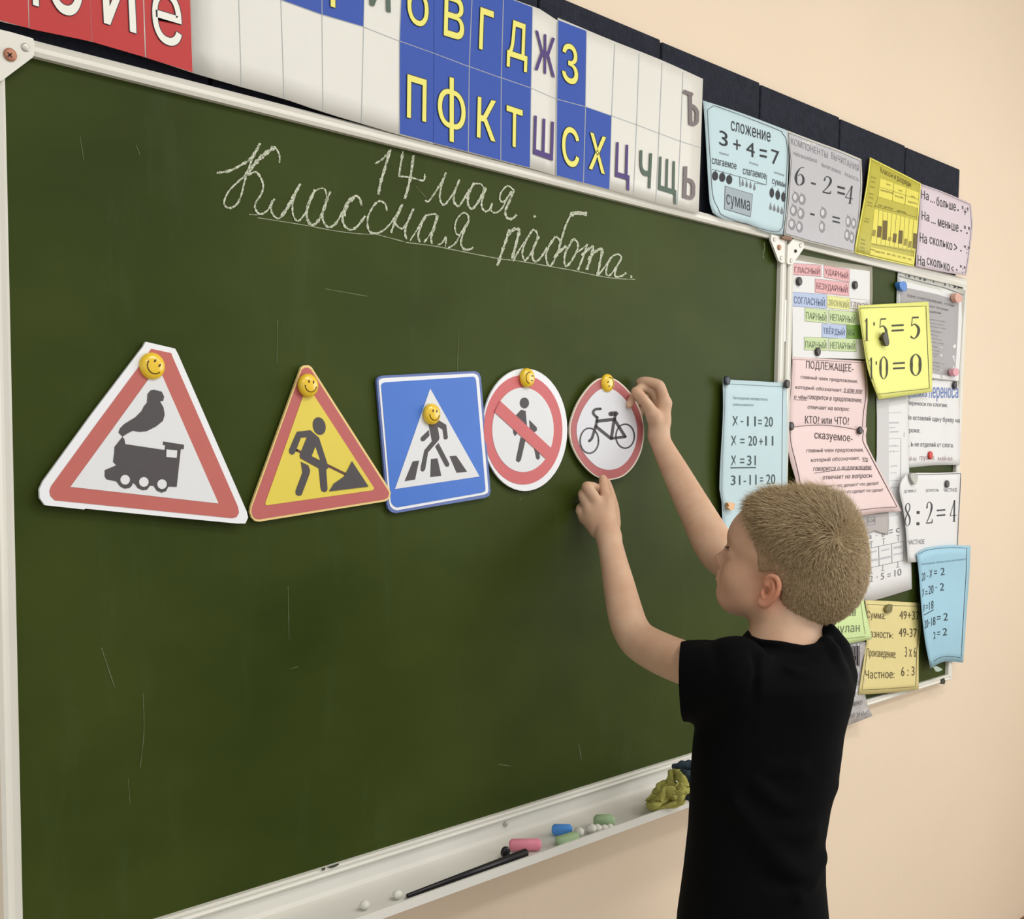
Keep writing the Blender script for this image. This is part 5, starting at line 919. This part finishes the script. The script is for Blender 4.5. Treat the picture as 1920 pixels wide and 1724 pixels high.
# --- skin
SK = bpy.data.materials.new('skin'); SK.use_nodes = True; nt = SK.node_tree; bs = nt.nodes['Principled BSDF']
HC = P(1476, 1073, 1.54); hs = .925                                             # centre of the head
yaw = math.radians(27); pit = math.radians(21)
fw = -RH*math.cos(yaw)+FH*math.sin(yaw); lf = np.cross(UP, fw)
HX = fw*math.cos(pit)+UP*math.sin(pit); HY = lf; HZ = np.cross(HX, HY)
HR = np.stack([HX, HY, HZ], 1)
H = lambda x, y, z: HC+(HX*x+HY*y+HZ*z)*hs
def he(c0, r, R=None, k=.01, op='add'): B.ellip(c0, np.array(r)*hs, R, k, op)
g = nt.nodes.new('ShaderNodeNewGeometry'); n1 = nt.nodes.new('ShaderNodeTexNoise'); n1.inputs['Scale'].default_value = 28; n1.inputs['Detail'].default_value = 4
nt.links.new(g.outputs['Position'], n1.inputs['Vector']); r1 = nt.nodes.new('ShaderNodeValToRGB'); e = r1.color_ramp.elements
e[0].position = .35; e[0].color = rgb(202, 163, 135); e[1].position = .7; e[1].color = rgb(211, 178, 150); nt.links.new(n1.outputs['Fac'], r1.inputs['Fac'])
def near(pt, rad):
    d = nt.nodes.new('ShaderNodeVectorMath'); d.operation = 'DISTANCE'; d.inputs[1].default_value = [float(q) for q in pt]; nt.links.new(g.outputs['Position'], d.inputs[0])
    mr = nt.nodes.new('ShaderNodeMapRange'); mr.inputs['From Min'].default_value = rad; mr.inputs['From Max'].default_value = rad*.35; nt.links.new(d.outputs['Value'], mr.inputs['Value']); return mr.outputs['Result']
last = r1.outputs['Color']
for pt, rad, col, amt in ((H(.000, .080, -.020), .042, (222, 138, 108), .7), (H(.05, .05, -.035), .075, (206, 156, 128), .6)):
    mx = nt.nodes.new('ShaderNodeMix'); mx.data_type = 'RGBA'; mu = nt.nodes.new('ShaderNodeMath'); mu.operation = 'MULTIPLY'; mu.inputs[1].default_value = amt
    nt.links.new(near(pt, rad), mu.inputs[0]); nt.links.new(mu.outputs[0], mx.inputs['Factor']); nt.links.new(last, mx.inputs['A']); mx.inputs['B'].default_value = rgb(*col); last = mx.outputs['Result']
nt.links.new(last, bs.inputs['Base Color']); bs.inputs['Roughness'].default_value = .55; bs.inputs['Specular IOR Level'].default_value = .35
bs.inputs['Subsurface Weight'].default_value = .12; bs.inputs['Subsurface Radius'].default_value = (.01, .004, .002); bs.inputs['Subsurface Scale'].default_value = 1.

def pr(px, py, z, rpx): return P(px, py, z), rpx*z/FOC
wz = lambda x, y, o=0.: float((W(x, y, o)-CAM)@Fv)
B = Field((-.02, -.62, .66), (.62, -.01, 1.66), .0024)
B = Field(*(lambda q: (q.min(0)-.07, q.max(0)+.07))(np.array([P(1085, 905, 1.83), P(1180, 710, 1.92), P(1630, 1030, 1.56), P(1490, 900, 1.40), P(1300, 1300, 1.35), P(1580, 1300, 1.65), H(.12, 0, 0), H(-.1, 0, .1), H(0, .1, 0), H(0, -.1, 0)])), .0022)
def limb(lst, k=.012, sq=None):
    q = cat([tuple(a)+(b,) for a, b in (pr(*a) for a in lst)], 6); B.chain([a[:3] for a in q], [a[3] for a in q], .0012)
# torso core and neck (under the shirt)
SHL, SHR = P(1375, 1268, 1.485), P(1515, 1215, 1.64)
B.cap(P(1440, 1300, 1.52), P(1440, 1400, 1.52), .068, .066, .02)
B.cap(SHL, SHR, .030, .030, .03)
NB = P(1480, 1255, 1.515)
B.cap(H(-.020, .0, -.045), NB, .046, .050, .018); B.cap(H(-.02, .012, -.055), P(1470, 1235, 1.50), .040, .044, .015)
# left arm
limb([(1360, 1268, 1.480, 36), (1330, 1258, 1.495, 38), (1290, 1246, 1.525, 40.5), (1240, 1226, 1.575, 39), (1200, 1203, 1.615, 36), (1182, 1178, 1.638, 34), (1172, 1148, 1.655, 33), (1161, 1100, 1.69, 29.5), (1150, 1050, 1.73, 25), (1142, 1012, 1.76, 22.5), (1139, 1000, 1.772, 22)])
# left hand
z0 = lambda x, y, d: wz(x, y)-d
zc = 1.795
L = lambda x, y, z, r: pr(x, y, z, r)
def finger(pts, k=.0022):
    q = cat([tuple(a)+(b,) for a, b in (pr(*a) for a in pts)], 4); q = [a for a in q]
    B.cap(q[0][:3], q[1][:3], q[0][3], q[1][3], .005); B.chain([a[:3] for a in q[1:]], [a[3] for a in q[1:]], max(.0008, k*.5))
B.chain(*zip(*[L(1142, 1008, 1.765, 21), L(1135, 985, 1.785, 21.5)]), k=.01)
for a, b in (((1135, 985, 1.785, 22), (1139, 943, 1.800, 15)), ((1130, 988, 1.785, 20), (1121, 948, 1.798, 15)), ((1124, 990, 1.785, 18), (1106, 957, 1.800, 14.5)), ((1120, 992, 1.785, 16), (1098, 970, 1.806, 13.5))):
    (a0, ra), (b0, rb) = pr(*a), pr(*b); B.cap(a0, b0, ra, rb, .006)
finger([(1139, 943, 1.800, 12.5), (1134, 922, 1.812, 9.6), (1131.5, 905, 1.822, 8.2), (1130.5, 898, 1.827, 7.4)])
finger([(1120, 945, 1.798, 12.5), (1104, 918, 1.790, 10.5), (1101, 913, 1.800, 9.6), (1114, 914, 1.818, 8.6), (1121, 922, 1.822, 7.8)])
finger([(1106, 955, 1.800, 12), (1094, 930, 1.797, 9.8), (1096, 926, 1.810, 9), (1110, 928, 1.826, 8)])
finger([(1098, 970, 1.806, 11), (1089, 958, 1.806, 9.5), (1092, 950, 1.818, 8.6), (1104, 950, 1.828, 7.5)])
finger([(1150, 985, 1.80, 14), (1150, 955, 1.822, 11), (1143, 925, 1.832, 9.5), (1137, 905, 1.834, 8)])
# right arm
limb([(1515, 1215, 1.64, 34), (1458, 1118, 1.715, 34), (1388, 1066, 1.775, 36), (1345, 1030, 1.80, 38.5), (1304, 957, 1.835, 32), (1268, 888, 1.865, 25.5), (1241, 834, 1.885, 19.5), (1235, 812, 1.89, 19)])
# right hand
for a, b in (((1235, 818, 1.89, 19), (1238, 790, 1.892, 19)), ((1238, 790, 1.892, 19), (1246, 757, 1.890, 13.5)), ((1234, 792, 1.895, 17), (1236, 765, 1.900, 13)), ((1230, 792, 1.90, 14), (1226, 772, 1.910, 12)), ((1232, 800, 1.885, 15), (1224, 776, 1.872, 13))):
    (a0, ra), (b0, rb) = pr(*a), pr(*b); B.cap(a0, b0, ra, rb, .006)
finger([(1246, 757, 1.890, 12.5), (1239, 729, 1.886, 9.8), (1232, 721, 1.888, 9.6), (1210, 715, 1.893, 8.4), (1199, 717, 1.897, 7.4)])                                # index finger arched on top
finger([(1238, 762, 1.896, 12), (1224, 735, 1.900, 9.4), (1202, 728, 1.893, 8.6), (1188, 744, 1.876, 7.6), (1179, 760, 1.869, 6.6)])                                     # middle finger pinching the rim
finger([(1228, 772, 1.908, 11), (1214, 750, 1.918, 8.8), (1196, 750, 1.918, 8.2), (1190, 764, 1.913, 7.4)])
finger([(1228, 785, 1.905, 10), (1215, 768, 1.922, 8), (1204, 768, 1.922, 7.4), (1199, 778, 1.918, 6.8)])
finger([(1226, 782, 1.876, 13), (1216, 763, 1.868, 10.4), (1204, 747, 1.860, 9.4), (1196, 738, 1.858, 9), (1192, 734, 1.858, 8.2)], .004)                                # thumb
# head
he(H(-.014, 0, .028), (.086, .072, .086), HR, .012)
he(H(-.045, 0, .005), (.056, .062, .060), HR, .02)
he(H(.043, 0, .028), (.059, .062, .060), HR, .015)
he(H(.042, 0, -.030), (.047, .052, .056), HR, .015)
B.cap(H(.000, .050, -.045), H(.052, .020, -.066), .016, .015, .018); B.cap(H(.000, -.050, -.045), H(.052, -.020, -.066), .016, .015, .018)
he(H(.056, 0, -.064), (.027, .028, .019), HR, .016)
for sy in (1, -1):
    he(H(.050, sy*.032, -.030), (.026, .022, .026), HR, .014)
    he(H(.096, sy*.031, .001), (.015, .017, .012), HR, .010, 'sub')
    he(H(.0735, sy*.030, -.001), (.0125, .0155, .012), HR, .005)
    B.cap(H(.079, sy*.014, .018), H(.070, sy*.040, .018), .005, .004, .012)
B.chain([H(.080, 0, .012), H(.087, 0, -.004), H(.0985, 0, -.022)], [.006, .0065, .0078], .008)
for sy in (1, -1): he(H(.090, sy*.009, -.027), (.009, .007, .006), HR, .005)
he(H(.083, 0, -.041), (.012, .021, .006), HR, .007); he(H(.081, 0, -.050), (.012, .019, .006), HR, .007)
B.cap(H(.093, -.016, -.0455), H(.093, .016, -.0455), .0018, .0018, .002, 'sub')
# ears
def ear(sy):
    E = lambda x, y, z: H(.000+x*.76, sy*(.0700+y*.85), -.022+z*.76)
    rim = [(.012, .001, .006), (.012, .007, .020), (.004, .012, .030), (-.008, .015, .031), (-.017, .016, .020), (-.019, .015, .004), (-.014, .011, -.012), (-.004, .006, -.026), (.005, .002, -.027), (.009, .000, -.018)]
    pl = cat([E(*q) for q in rim], 4); n = len(pl); rr = np.interp(np.linspace(0, 1, n), [0, .3, .7, .85, 1], [.0022, .0028, .0028, .0038, .0028])
    B.chain(pl, rr, .002)
    he(E(-.004, .004, .003), (.0115, .004, .0205), HR@np.array([[math.cos(.35*sy), -math.sin(.35*sy), 0], [math.sin(.35*sy), math.cos(.35*sy), 0], [0, 0, 1]]), .004)
    ah = cat([E(*q) for q in [(.000, .008, .022), (-.009, .012, .012), (-.010, .011, -.002), (-.004, .007, -.014)]], 4); B.chain(ah, [.0022]*len(ah), .0025)
    he(E(.004, .008, -.002), (.0055, .005, .007), HR, .0025, 'sub')
    B.cap(E(.010, .003, -.004), E(.009, .003, -.010),   .0028, .0026, .003)
ear(1); ear(-1)
body, V_, Q_ = field_obj('body', B, SK, boy)
for sy in (1, -1):   # eyelashes
    mb = MB()
    for i in range(16):
        t = (i-7.5)/7.5; a = H(.0855-.006*t*t*1.2, sy*(.030+.012*t), .0045-.002*t*t); b = a+HX*.007+HZ*(.001-.003)+HY*sy*t*.004; n_ = HZ*.0004; mb.add([a+n_, a-n_, b], [(0, 1, 2)])
    mk('eyelashes', mb.v, mb.f, mat('eyelash_brown', (70, 48, 34), .7), boy)['kind'] = 'stuff'

# --- hair: short cropped cap plus strands
HRM = bpy.data.materials.new('hair_blond'); HRM.use_nodes = True; nt = HRM.node_tree; bs = nt.nodes['Principled BSDF']; g = nt.nodes.new('ShaderNodeNewGeometry')
n1 = nt.nodes.new('ShaderNodeTexNoise'); n1.inputs['Scale'].default_value = 55; n1.inputs['Detail'].default_value = 6; nt.links.new(g.outputs['Position'], n1.inputs['Vector'])
r1 = nt.nodes.new('ShaderNodeValToRGB'); e = r1.color_ramp.elements; e[0].position = .3; e[0].color = rgb(126, 106, 78); e[1].position = .72; e[1].color = rgb(170, 148, 114)
nt.links.new(n1.outputs['Fac'], r1.inputs['Fac']); nt.links.new(r1.outputs['Color'], bs.inputs['Base Color']); bs.inputs['Roughness'].default_value = .6; bs.inputs['Specular IOR Level'].default_value = .3
HC_ = Field(B.lo, B.lo+(B.n-1)*B.h, B.h); HC_.lo = B.lo; HC_.F = np.full(B.F.shape, .05, np.float32)
sl, (X, Y, Z) = B.region(HC-.13, HC+.14)
lx = ((X-HC[0])*HX[0]+(Y-HC[1])*HX[1]+(Z-HC[2])*HX[2])/hs; ly = ((X-HC[0])*HY[0]+(Y-HC[1])*HY[1]+(Z-HC[2])*HY[2])/hs; lz = ((X-HC[0])*HZ[0]+(Y-HC[1])*HZ[1]+(Z-HC[2])*HZ[2])/hs
def hairline(x, y, z):
    """positive where hair grows: above the fringe line, in front of the ear only down the temple, behind the ear down to the nape"""
    ay = np.abs(y)
    front = .078-.35*(ay/.07)**2*.06-x+np.clip(z-.055, -.1, .1)*.55            # fringe plane leaning back
    side_lim = np.interp(x, [-.12, -.075, -.045, -.022, -.010, .004, .014, .032, .048, .072], [-.035, -.062, -.066, -.044, -.010, .004, -.004, -.010, .012, .058])
    return np.minimum(front, z-side_lim)
def head_sdf(X, Y, Z):
    def el(c0, r):
        x, y, z = lx-c0[0], ly-c0[1], lz-c0[2]; k0 = np.sqrt((x/r[0])**2+(y/r[1])**2+(z/r[2])**2); k1 = np.sqrt((x/r[0]**2)**2+(y/r[1]**2)**2+(z/r[2]**2)**2)+1e-9; return k0*(k0-1)/k1
    def sm(a, b, k): h = np.clip(.5+.5*(a-b)/k, 0, 1); return a*(1-h)+b*h-k*h*(1-h)
    d = sm(el((-.014, 0, .028), (.086, .072, .086)), el((-.045, 0, .005), (.056, .062, .060)), .02); return sm(d, el((.043, 0, .028), (.059, .062, .060)), .015)*hs
hl = hairline(lx, ly, lz); thick = np.clip(hl, 0, .03)/.03
top = np.clip((lz-.02)/.05, 0, 1)*np.clip((lx+.08)/.05, 0, 1)
skin = np.minimum(B.F[sl], head_sdf(X, Y, Z))
d = head_sdf(X, Y, Z); d = np.maximum(np.minimum(B.F[sl], d+.0), d-.002)-(.0010+.0030*np.sqrt(thick)+.0085*top*thick)
d = np.maximum(d, (.004-hl)*.8)
HC_.F[sl] = d
hair, HV, HQ = field_obj('hair', HC_, HRM, boy)
L_ = (HV-HC)@HR/hs; fa = np.clip(hairline(L_[:, 0], L_[:, 1], L_[:, 2])/.042, 0, 1); fa = np.maximum(fa, np.clip((L_[:, 2]-.03)/.02, 0, 1))
at_ = hair.data.attributes.new('fade', 'FLOAT', 'POINT'); at_.data.foreach_set('value', fa.astype(np.float32)); nt = HRM.node_tree
an = nt.nodes.new('ShaderNodeAttribute'); an.attribute_name = 'fade'; mr = nt.nodes.new('ShaderNodeMapRange'); mr.inputs['To Min'].default_value = .45; nt.links.new(an.outputs['Fac'], mr.inputs['Value'])
mx = nt.nodes.new('ShaderNodeMix'); mx.data_type = 'RGBA'; nt.links.new(mr.outputs['Result'], mx.inputs['Factor']); mx.inputs['A'].default_value = rgb(186, 146, 118); nt.links.new(r1.outputs['Color'], mx.inputs['B']); nt.links.new(mx.outputs['Result'], bs.inputs['Base Color'])
# strands rooted on the cap, combed away from the crown whorl
nrm = np.zeros_like(HV); a, b, c2, d2 = (HV[HQ[:, i]] for i in range(4)); fn_ = np.cross(c2-a, d2-b)
for i in range(4): np.add.at(nrm, HQ[:, i], fn_)
nrm /= np.linalg.norm(nrm, axis=1)[:, None]+1e-9
loc_ = (HV-HC)@HR/hs; out = (nrm*(HV-HC)).sum(1) > .0
cen = (HV[HQ].mean(1)-HC)@HR; ar = np.linalg.norm(fn_, axis=1)
if np.median((nrm*(HV-HC-HX*-.01)).sum(1)) < 0: nrm = -nrm
ok_ = ((nrm*(HV-HC)).sum(1) > .02) & (hairline(loc_[:, 0], loc_[:, 1], loc_[:, 2]) > .001)
hv = hairline(loc_[:, 0], loc_[:, 1], loc_[:, 2]); ok_ &= rng.random(len(fa)) < .35+.65*fa
cand = np.argwhere(ok_)[:, 0]; NS = 60000; pick = rng.choice(cand, NS); root = HV[pick]+rng.uniform(-.0012, .0012, (NS, 3)); nn = nrm[pick]; lp = loc_[pick]
whorl = ((P(1566, 1010, 1.46)-HC)@HR)/hs; dr = lp-whorl; sw = np.cross(lp/np.linalg.norm(lp, axis=1)[:, None], dr); dw = np.linalg.norm(dr, axis=1)[:, None]
dirl = dr/dw+.55*sw/dw; tw = np.clip((lp[:, 2:3]-.02)/.05, 0, 1)*np.clip((lp[:, 0:1]+.09)/.05, 0, 1)
dirl += np.array([.6, 0, -.15])*tw+np.array([-.1, 0, -.9])*(1-tw); dirw = dirl@HR.T; dirw -= nn*(dirw*nn).sum(1)[:, None]; dirw /= np.linalg.norm(dirw, axis=1)[:, None]+1e-9
dirw += rng.normal(0, .22, (NS, 3)); ln = (.0024+.0034*fa[pick]+.0115*tw[:, 0])*rng.uniform(.6, 1.15, NS); lift = (.30+.25*tw[:, 0])*rng.uniform(.6, 1.4, NS)
side = np.cross(dirw, nn); side /= np.linalg.norm(side, axis=1)[:, None]; wd_ = .00033
p0 = root-nn*.0012; p1 = root+(dirw+nn*lift[:, None])*(ln*.55)[:, None]; p2 = root+(dirw*1.05+nn*(lift*.75)[:, None])*ln[:, None]
SV = np.stack([p0+side*wd_, p0-side*wd_, p1+side*wd_*.8, p1-side*wd_*.8, p2], 1).reshape(-1, 3); ii = np.arange(NS)*5
org = SV.mean(0); me = bpy.data.meshes.new('hair_strands'); me.vertices.add(len(SV)); me.vertices.foreach_set('co', (SV-org).astype(np.float32).ravel())
tri = np.concatenate([np.stack([ii, ii+1, ii+3], 1), np.stack([ii, ii+3, ii+2], 1), np.stack([ii+2, ii+3, ii+4], 1)]).astype(np.int32)
me.loops.add(tri.size); me.loops.foreach_set('vertex_index', tri.ravel()); me.polygons.add(len(tri)); me.polygons.foreach_set('loop_start', np.arange(0, tri.size, 3, dtype=np.int32))
HS = HRM.copy(); HS.name = 'hair_strand_blond'; qr = [q for q in HS.node_tree.nodes if q.type == 'VALTORGB'][0]; HS.node_tree.links.new(qr.outputs['Color'], [q for q in HS.node_tree.nodes if q.type == 'BSDF_PRINCIPLED'][0].inputs['Base Color']); e = qr.color_ramp.elements; e[0].color = rgb(128, 106, 74); e[1].color = rgb(184, 162, 124)
[q for q in HS.node_tree.nodes if q.type == 'TEX_NOISE'][0].inputs['Scale'].default_value = 260
me.materials.append(HS); me.update(calc_edges=True); me.validate()
o = bpy.data.objects.new('hair_strands', me); COL.objects.link(o); o.location = org-wloc(hair); o.parent = hair; o['kind'] = 'stuff'

# --- t-shirt
TS = mat('black_jersey', (7, 8, 10), .9, noise=.2, nscale=60, spec=.08)
rows = [(1195, 1420, 1545, 1.53), (1215, 1380, 1572, 1.52), (1240, 1345, 1580, 1.515), (1265, 1325, 1586, 1.51), (1330, 1312, 1577, 1.51), (1400, 1302, 1569, 1.51), (1450, 1298, 1562, 1.51), (1500, 1296, 1548, 1.51), (1560, 1293, 1538, 1.51), (1640, 1284, 1539, 1.51), (1724, 1272, 1547, 1.51), (1800, 1266, 1552, 1.51), (1850, 1264, 1555, 1.51)]
zz, cxx, cyy, aa = [], [], [], []
for y, xl, xr, z in rows:
    xr += 2
    p = P((xl+xr)/2, y, z); zz.append(p[2]); cxx.append(p[0]); cyy.append(p[1]); aa.append((xr-xl)/2*z/FOC)
zz, cxx, cyy, aa = [np.array(q)[::-1] for q in (zz, cxx, cyy, aa)]; ztop_, zbot = zz[-1], zz[0]
lo = np.array([cxx.min()-.22, cyy.min()-.16, zbot-.03]); hi = np.array([cxx.max()+.2, cyy.max()+.2, ztop_+.10])
S = Field(lo, hi, .0028)
def torso(X, Y, Z):
    zf = Z.ravel(); cx_, cy_, a_ = (np.interp(zf, zz, q)[None, None] for q in (cxx, cyy, aa))
    taper = np.clip((zf-(ztop_-.05))/.05, 0, 1)[None, None]; b_ = .098-.035*taper
    u = (X-cx_)*RH[0]+(Y-cy_)*RH[1]; v = (X-cx_)*FH[0]+(Y-cy_)*FH[1]; k0 = ((np.abs(u)/a_)**2.3+(np.abs(v)/b_)**2.3)**(1/2.3)
    d = (k0-1)*np.minimum(a_, b_); return np.maximum(d, Z-ztop_-.004)
S.apply(torso, lo, hi, .001)
# shoulders and sleeves
S.cap(P(1395, 1256, 1.475), P(1500, 1232, 1.60), .036, .038, .03)
S.cap(P(1535, 1240, 1.53), P(1540, 1300, 1.53), .022, .028, .02)
c0, c1 = P(1385, 1268, 1.455), P(1262, 1280, 1.530)
S.cap(c0, c1, .050, .053, .020); S.cap(P(1515, 1215, 1.63), P(1480, 1150, 1.70), .044, .046, .02)
S.cap(P(1470, 1280, 1.505), P(1476, 1200, 1.508), .086, .052, .02)
S.chain([P(1580, 1266, 1.50), P(1566, 1222, 1.50), P(1548, 1190, 1.51)], [.016, .014, .012], .02)
def fold(pts, wd=.008, amp=.006):
    p = cat([P(*q) for q in pts], 5)
    for a, b in zip(p, p[1:]):
        ba = b-a; L2 = ba@ba
    P3 = np.array(p); lo_, hi_ = P3.min(0)-wd*3-.02, P3.max(0)+wd*3+.02
    def fn(X, Y, Z):
        best = None
        for a, b in zip(P3, P3[1:]):
            ba = b-a; L2 = ba@ba+1e-12; t = np.clip(((X-a[0])*ba[0]+(Y-a[1])*ba[1]+(Z-a[2])*ba[2])/L2, 0, 1)
            q = (X-a[0]-ba[0]*t)**2+(Y-a[1]-ba[1]*t)**2+(Z-a[2]-ba[2]*t)**2; best = q if best is None else np.minimum(best, q)
        return amp*np.exp(-best/(wd*wd))
    S.apply(fn, lo_, hi_, op='disp')
zt_ = 1.415
for pts, wd, am in (([(1370, 1500, zt_), (1420, 1560, zt_), (1470, 1620, zt_), (1510, 1650, zt_+.02)], .012, .008), ([(1420, 1470, zt_), (1470, 1510, zt_), (1520, 1500, zt_+.02), (1555, 1475, zt_+.05)], .009, .008), ([(1440, 1440, zt_), (1500, 1440, zt_)], .01, .004), ([(1380, 1580, zt_), (1430, 1640, zt_), (1500, 1655, zt_+.01)], .012, -.006),
                    ([(1440, 1205, 1.42), (1470, 1240, 1.42), (1510, 1262, 1.43), (1540, 1230, 1.45)], .009, .007), ([(1455, 1220, 1.41), (1490, 1235, 1.41), (1530, 1240, 1.43)], .006, -.006), ([(1415, 1230, 1.42), (1412, 1310, 1.41), (1400, 1360, 1.41)], .006, -.007), ([(1500, 1680, zt_), (1540, 1610, zt_+.04)], .010, .007),
                    ([(1290, 1215, 1.50), (1300, 1260, 1.47), (1295, 1320, 1.48)], .010, .004), ([(1330, 1205, 1.48), (1350, 1250, 1.42), (1340, 1330, 1.42)], .010, -.004), ([(1500, 1330, 1.42), (1525, 1300, 1.43), (1545, 1260, 1.45)], .012, .006), ([(1330, 1440, 1.43), (1345, 1560, 1.43), (1380, 1640, 1.42)], .014, -.004), ([(1460, 1560, 1.41), (1520, 1560, 1.43)], .012, .004)): fold(pts, wd, am)
# hollow it, then open neck, cuffs and hem
S.F = np.maximum(S.F, -(S.F+.0095)).astype(np.float32)
def cut(pt, n_, lo_, hi_):
    n_ = np.array(n_, float); n_ /= np.linalg.norm(n_)
    sl, (X, Y, Z) = S.region(lo_, hi_); d = (X-pt[0])*n_[0]+(Y-pt[1])*n_[1]+(Z-pt[2])*n_[2]; S.F[sl] = np.maximum(S.F[sl], d)
ax_ = (c1-c0)/np.linalg.norm(c1-c0); pc = P(1279, 1280, 1.515); na = -RH+FH*.22-UP*.05; na /= np.linalg.norm(na); cut(pc, na, pc-.12+na*.05, pc+.12+na*.05)
p2_ = P(1488, 1165, 1.69); dn = P(1480, 1150, 1.70)-P(1515, 1215, 1.63); dn /= np.linalg.norm(dn); cut(p2_, dn, p2_+dn*.03-.07, p2_+dn*.03+.07)
cut((0, 0, zbot+.01), (0, 0, -1), lo, hi*[1, 1, 0]+[0, 0, zbot+.04])
ring = [P(1402, 1195, 1.51), P(1425, 1206, 1.475), P(1466, 1211, 1.455), P(1512, 1219, 1.452), P(1542, 1213, 1.463), P(1553, 1190, 1.50), P(1540, 1164, 1.535), P(1505, 1158, 1.56), P(1465, 1168, 1.57), P(1425, 1184, 1.55)]
rc = np.mean(ring, 0); nb = rc+(H(-.02, 0, -.04)-rc)*.8
rn = sum(np.cross(np.array(ring[i])-rc, np.array(ring[(i+3) % 10])-rc) for i in range(10)); rn /= np.linalg.norm(rn); rn *= np.sign(rn[2])
cut(rc+rn*.001, rn, rc-.085, rc+.085)
S.cap(rc-rn*.05, rc+rn*.06, .044, .046, .003, 'sub')
# cloth that rises from the right shoulder to the collar
S.chain([P(1586, 1262, 1.50), P(1574, 1215, 1.495), P(1553, 1180, 1.50), P(1534, 1162, 1.515)], [.007, .006, .005, .004], .014)
S.chain([P(1570, 1262, 1.46), P(1560, 1222, 1.46), P(1548, 1200, 1.47)], [.012, .008, .004], .014)
cr = cat(ring, 5, True); S.chain(cr+[cr[0]], [.0042]*(len(cr)+1), .005)
shirt, _, _ = field_obj('t_shirt', S, TS, boy)

# --- trousers and shoes below the picture
TJ = mat('dark_trousers', (34, 38, 50), .8, noise=.2, nscale=120); hipc = np.array([cxx[2], cyy[2], zbot])
T_ = Field(hipc*[1, 1, 0]+[-.22, -.22, .05], hipc*[1, 1, 0]+[.22, .22, zbot+.06], .007)
T_.ellip(hipc+[0, 0, -.03], (.115, .095, .10), None, .02); ft = []
for sgn in (-1, 1):
    hp = hipc+RH*sgn*.055+[0, 0, -.06]; kn = hipc*[1, 1, 0]+RH*sgn*.065+FH*.02+UP*.42; an = hipc*[1, 1, 0]+RH*sgn*.07+UP*.09
    T_.chain([hp, kn, an], [.075, .056, .046], .02); ft.append(an)
T_.F = np.maximum(T_.F, (.075-(T_.lo[2]+T_.h*np.arange(T_.n[2])))[None, None].astype(np.float32))
field_obj('trousers', T_, TJ, boy)
for an in ft:
    sf = Field(an*[1, 1, 0]+[-.16, -.16, -.01], an*[1, 1, 0]+[.16, .16, .12], .005); toe = (-RH*.5+FH*.85); toe /= np.linalg.norm(toe)
    sf.cap(an*[1, 1, 0]+UP*.035-toe*.03, an*[1, 1, 0]+UP*.03+toe*.11, .036, .032, .01); sf.cap(an*[1, 1, 0]+UP*.05, an, .036, .042, .015)
    sf.F = np.maximum(sf.F, (.0-(sf.lo[2]+sf.h*np.arange(sf.n[2])))[None, None].astype(np.float32)); field_obj('shoe', sf, mat('grey_sneaker', (90, 92, 98), .6, noise=.1), boy)
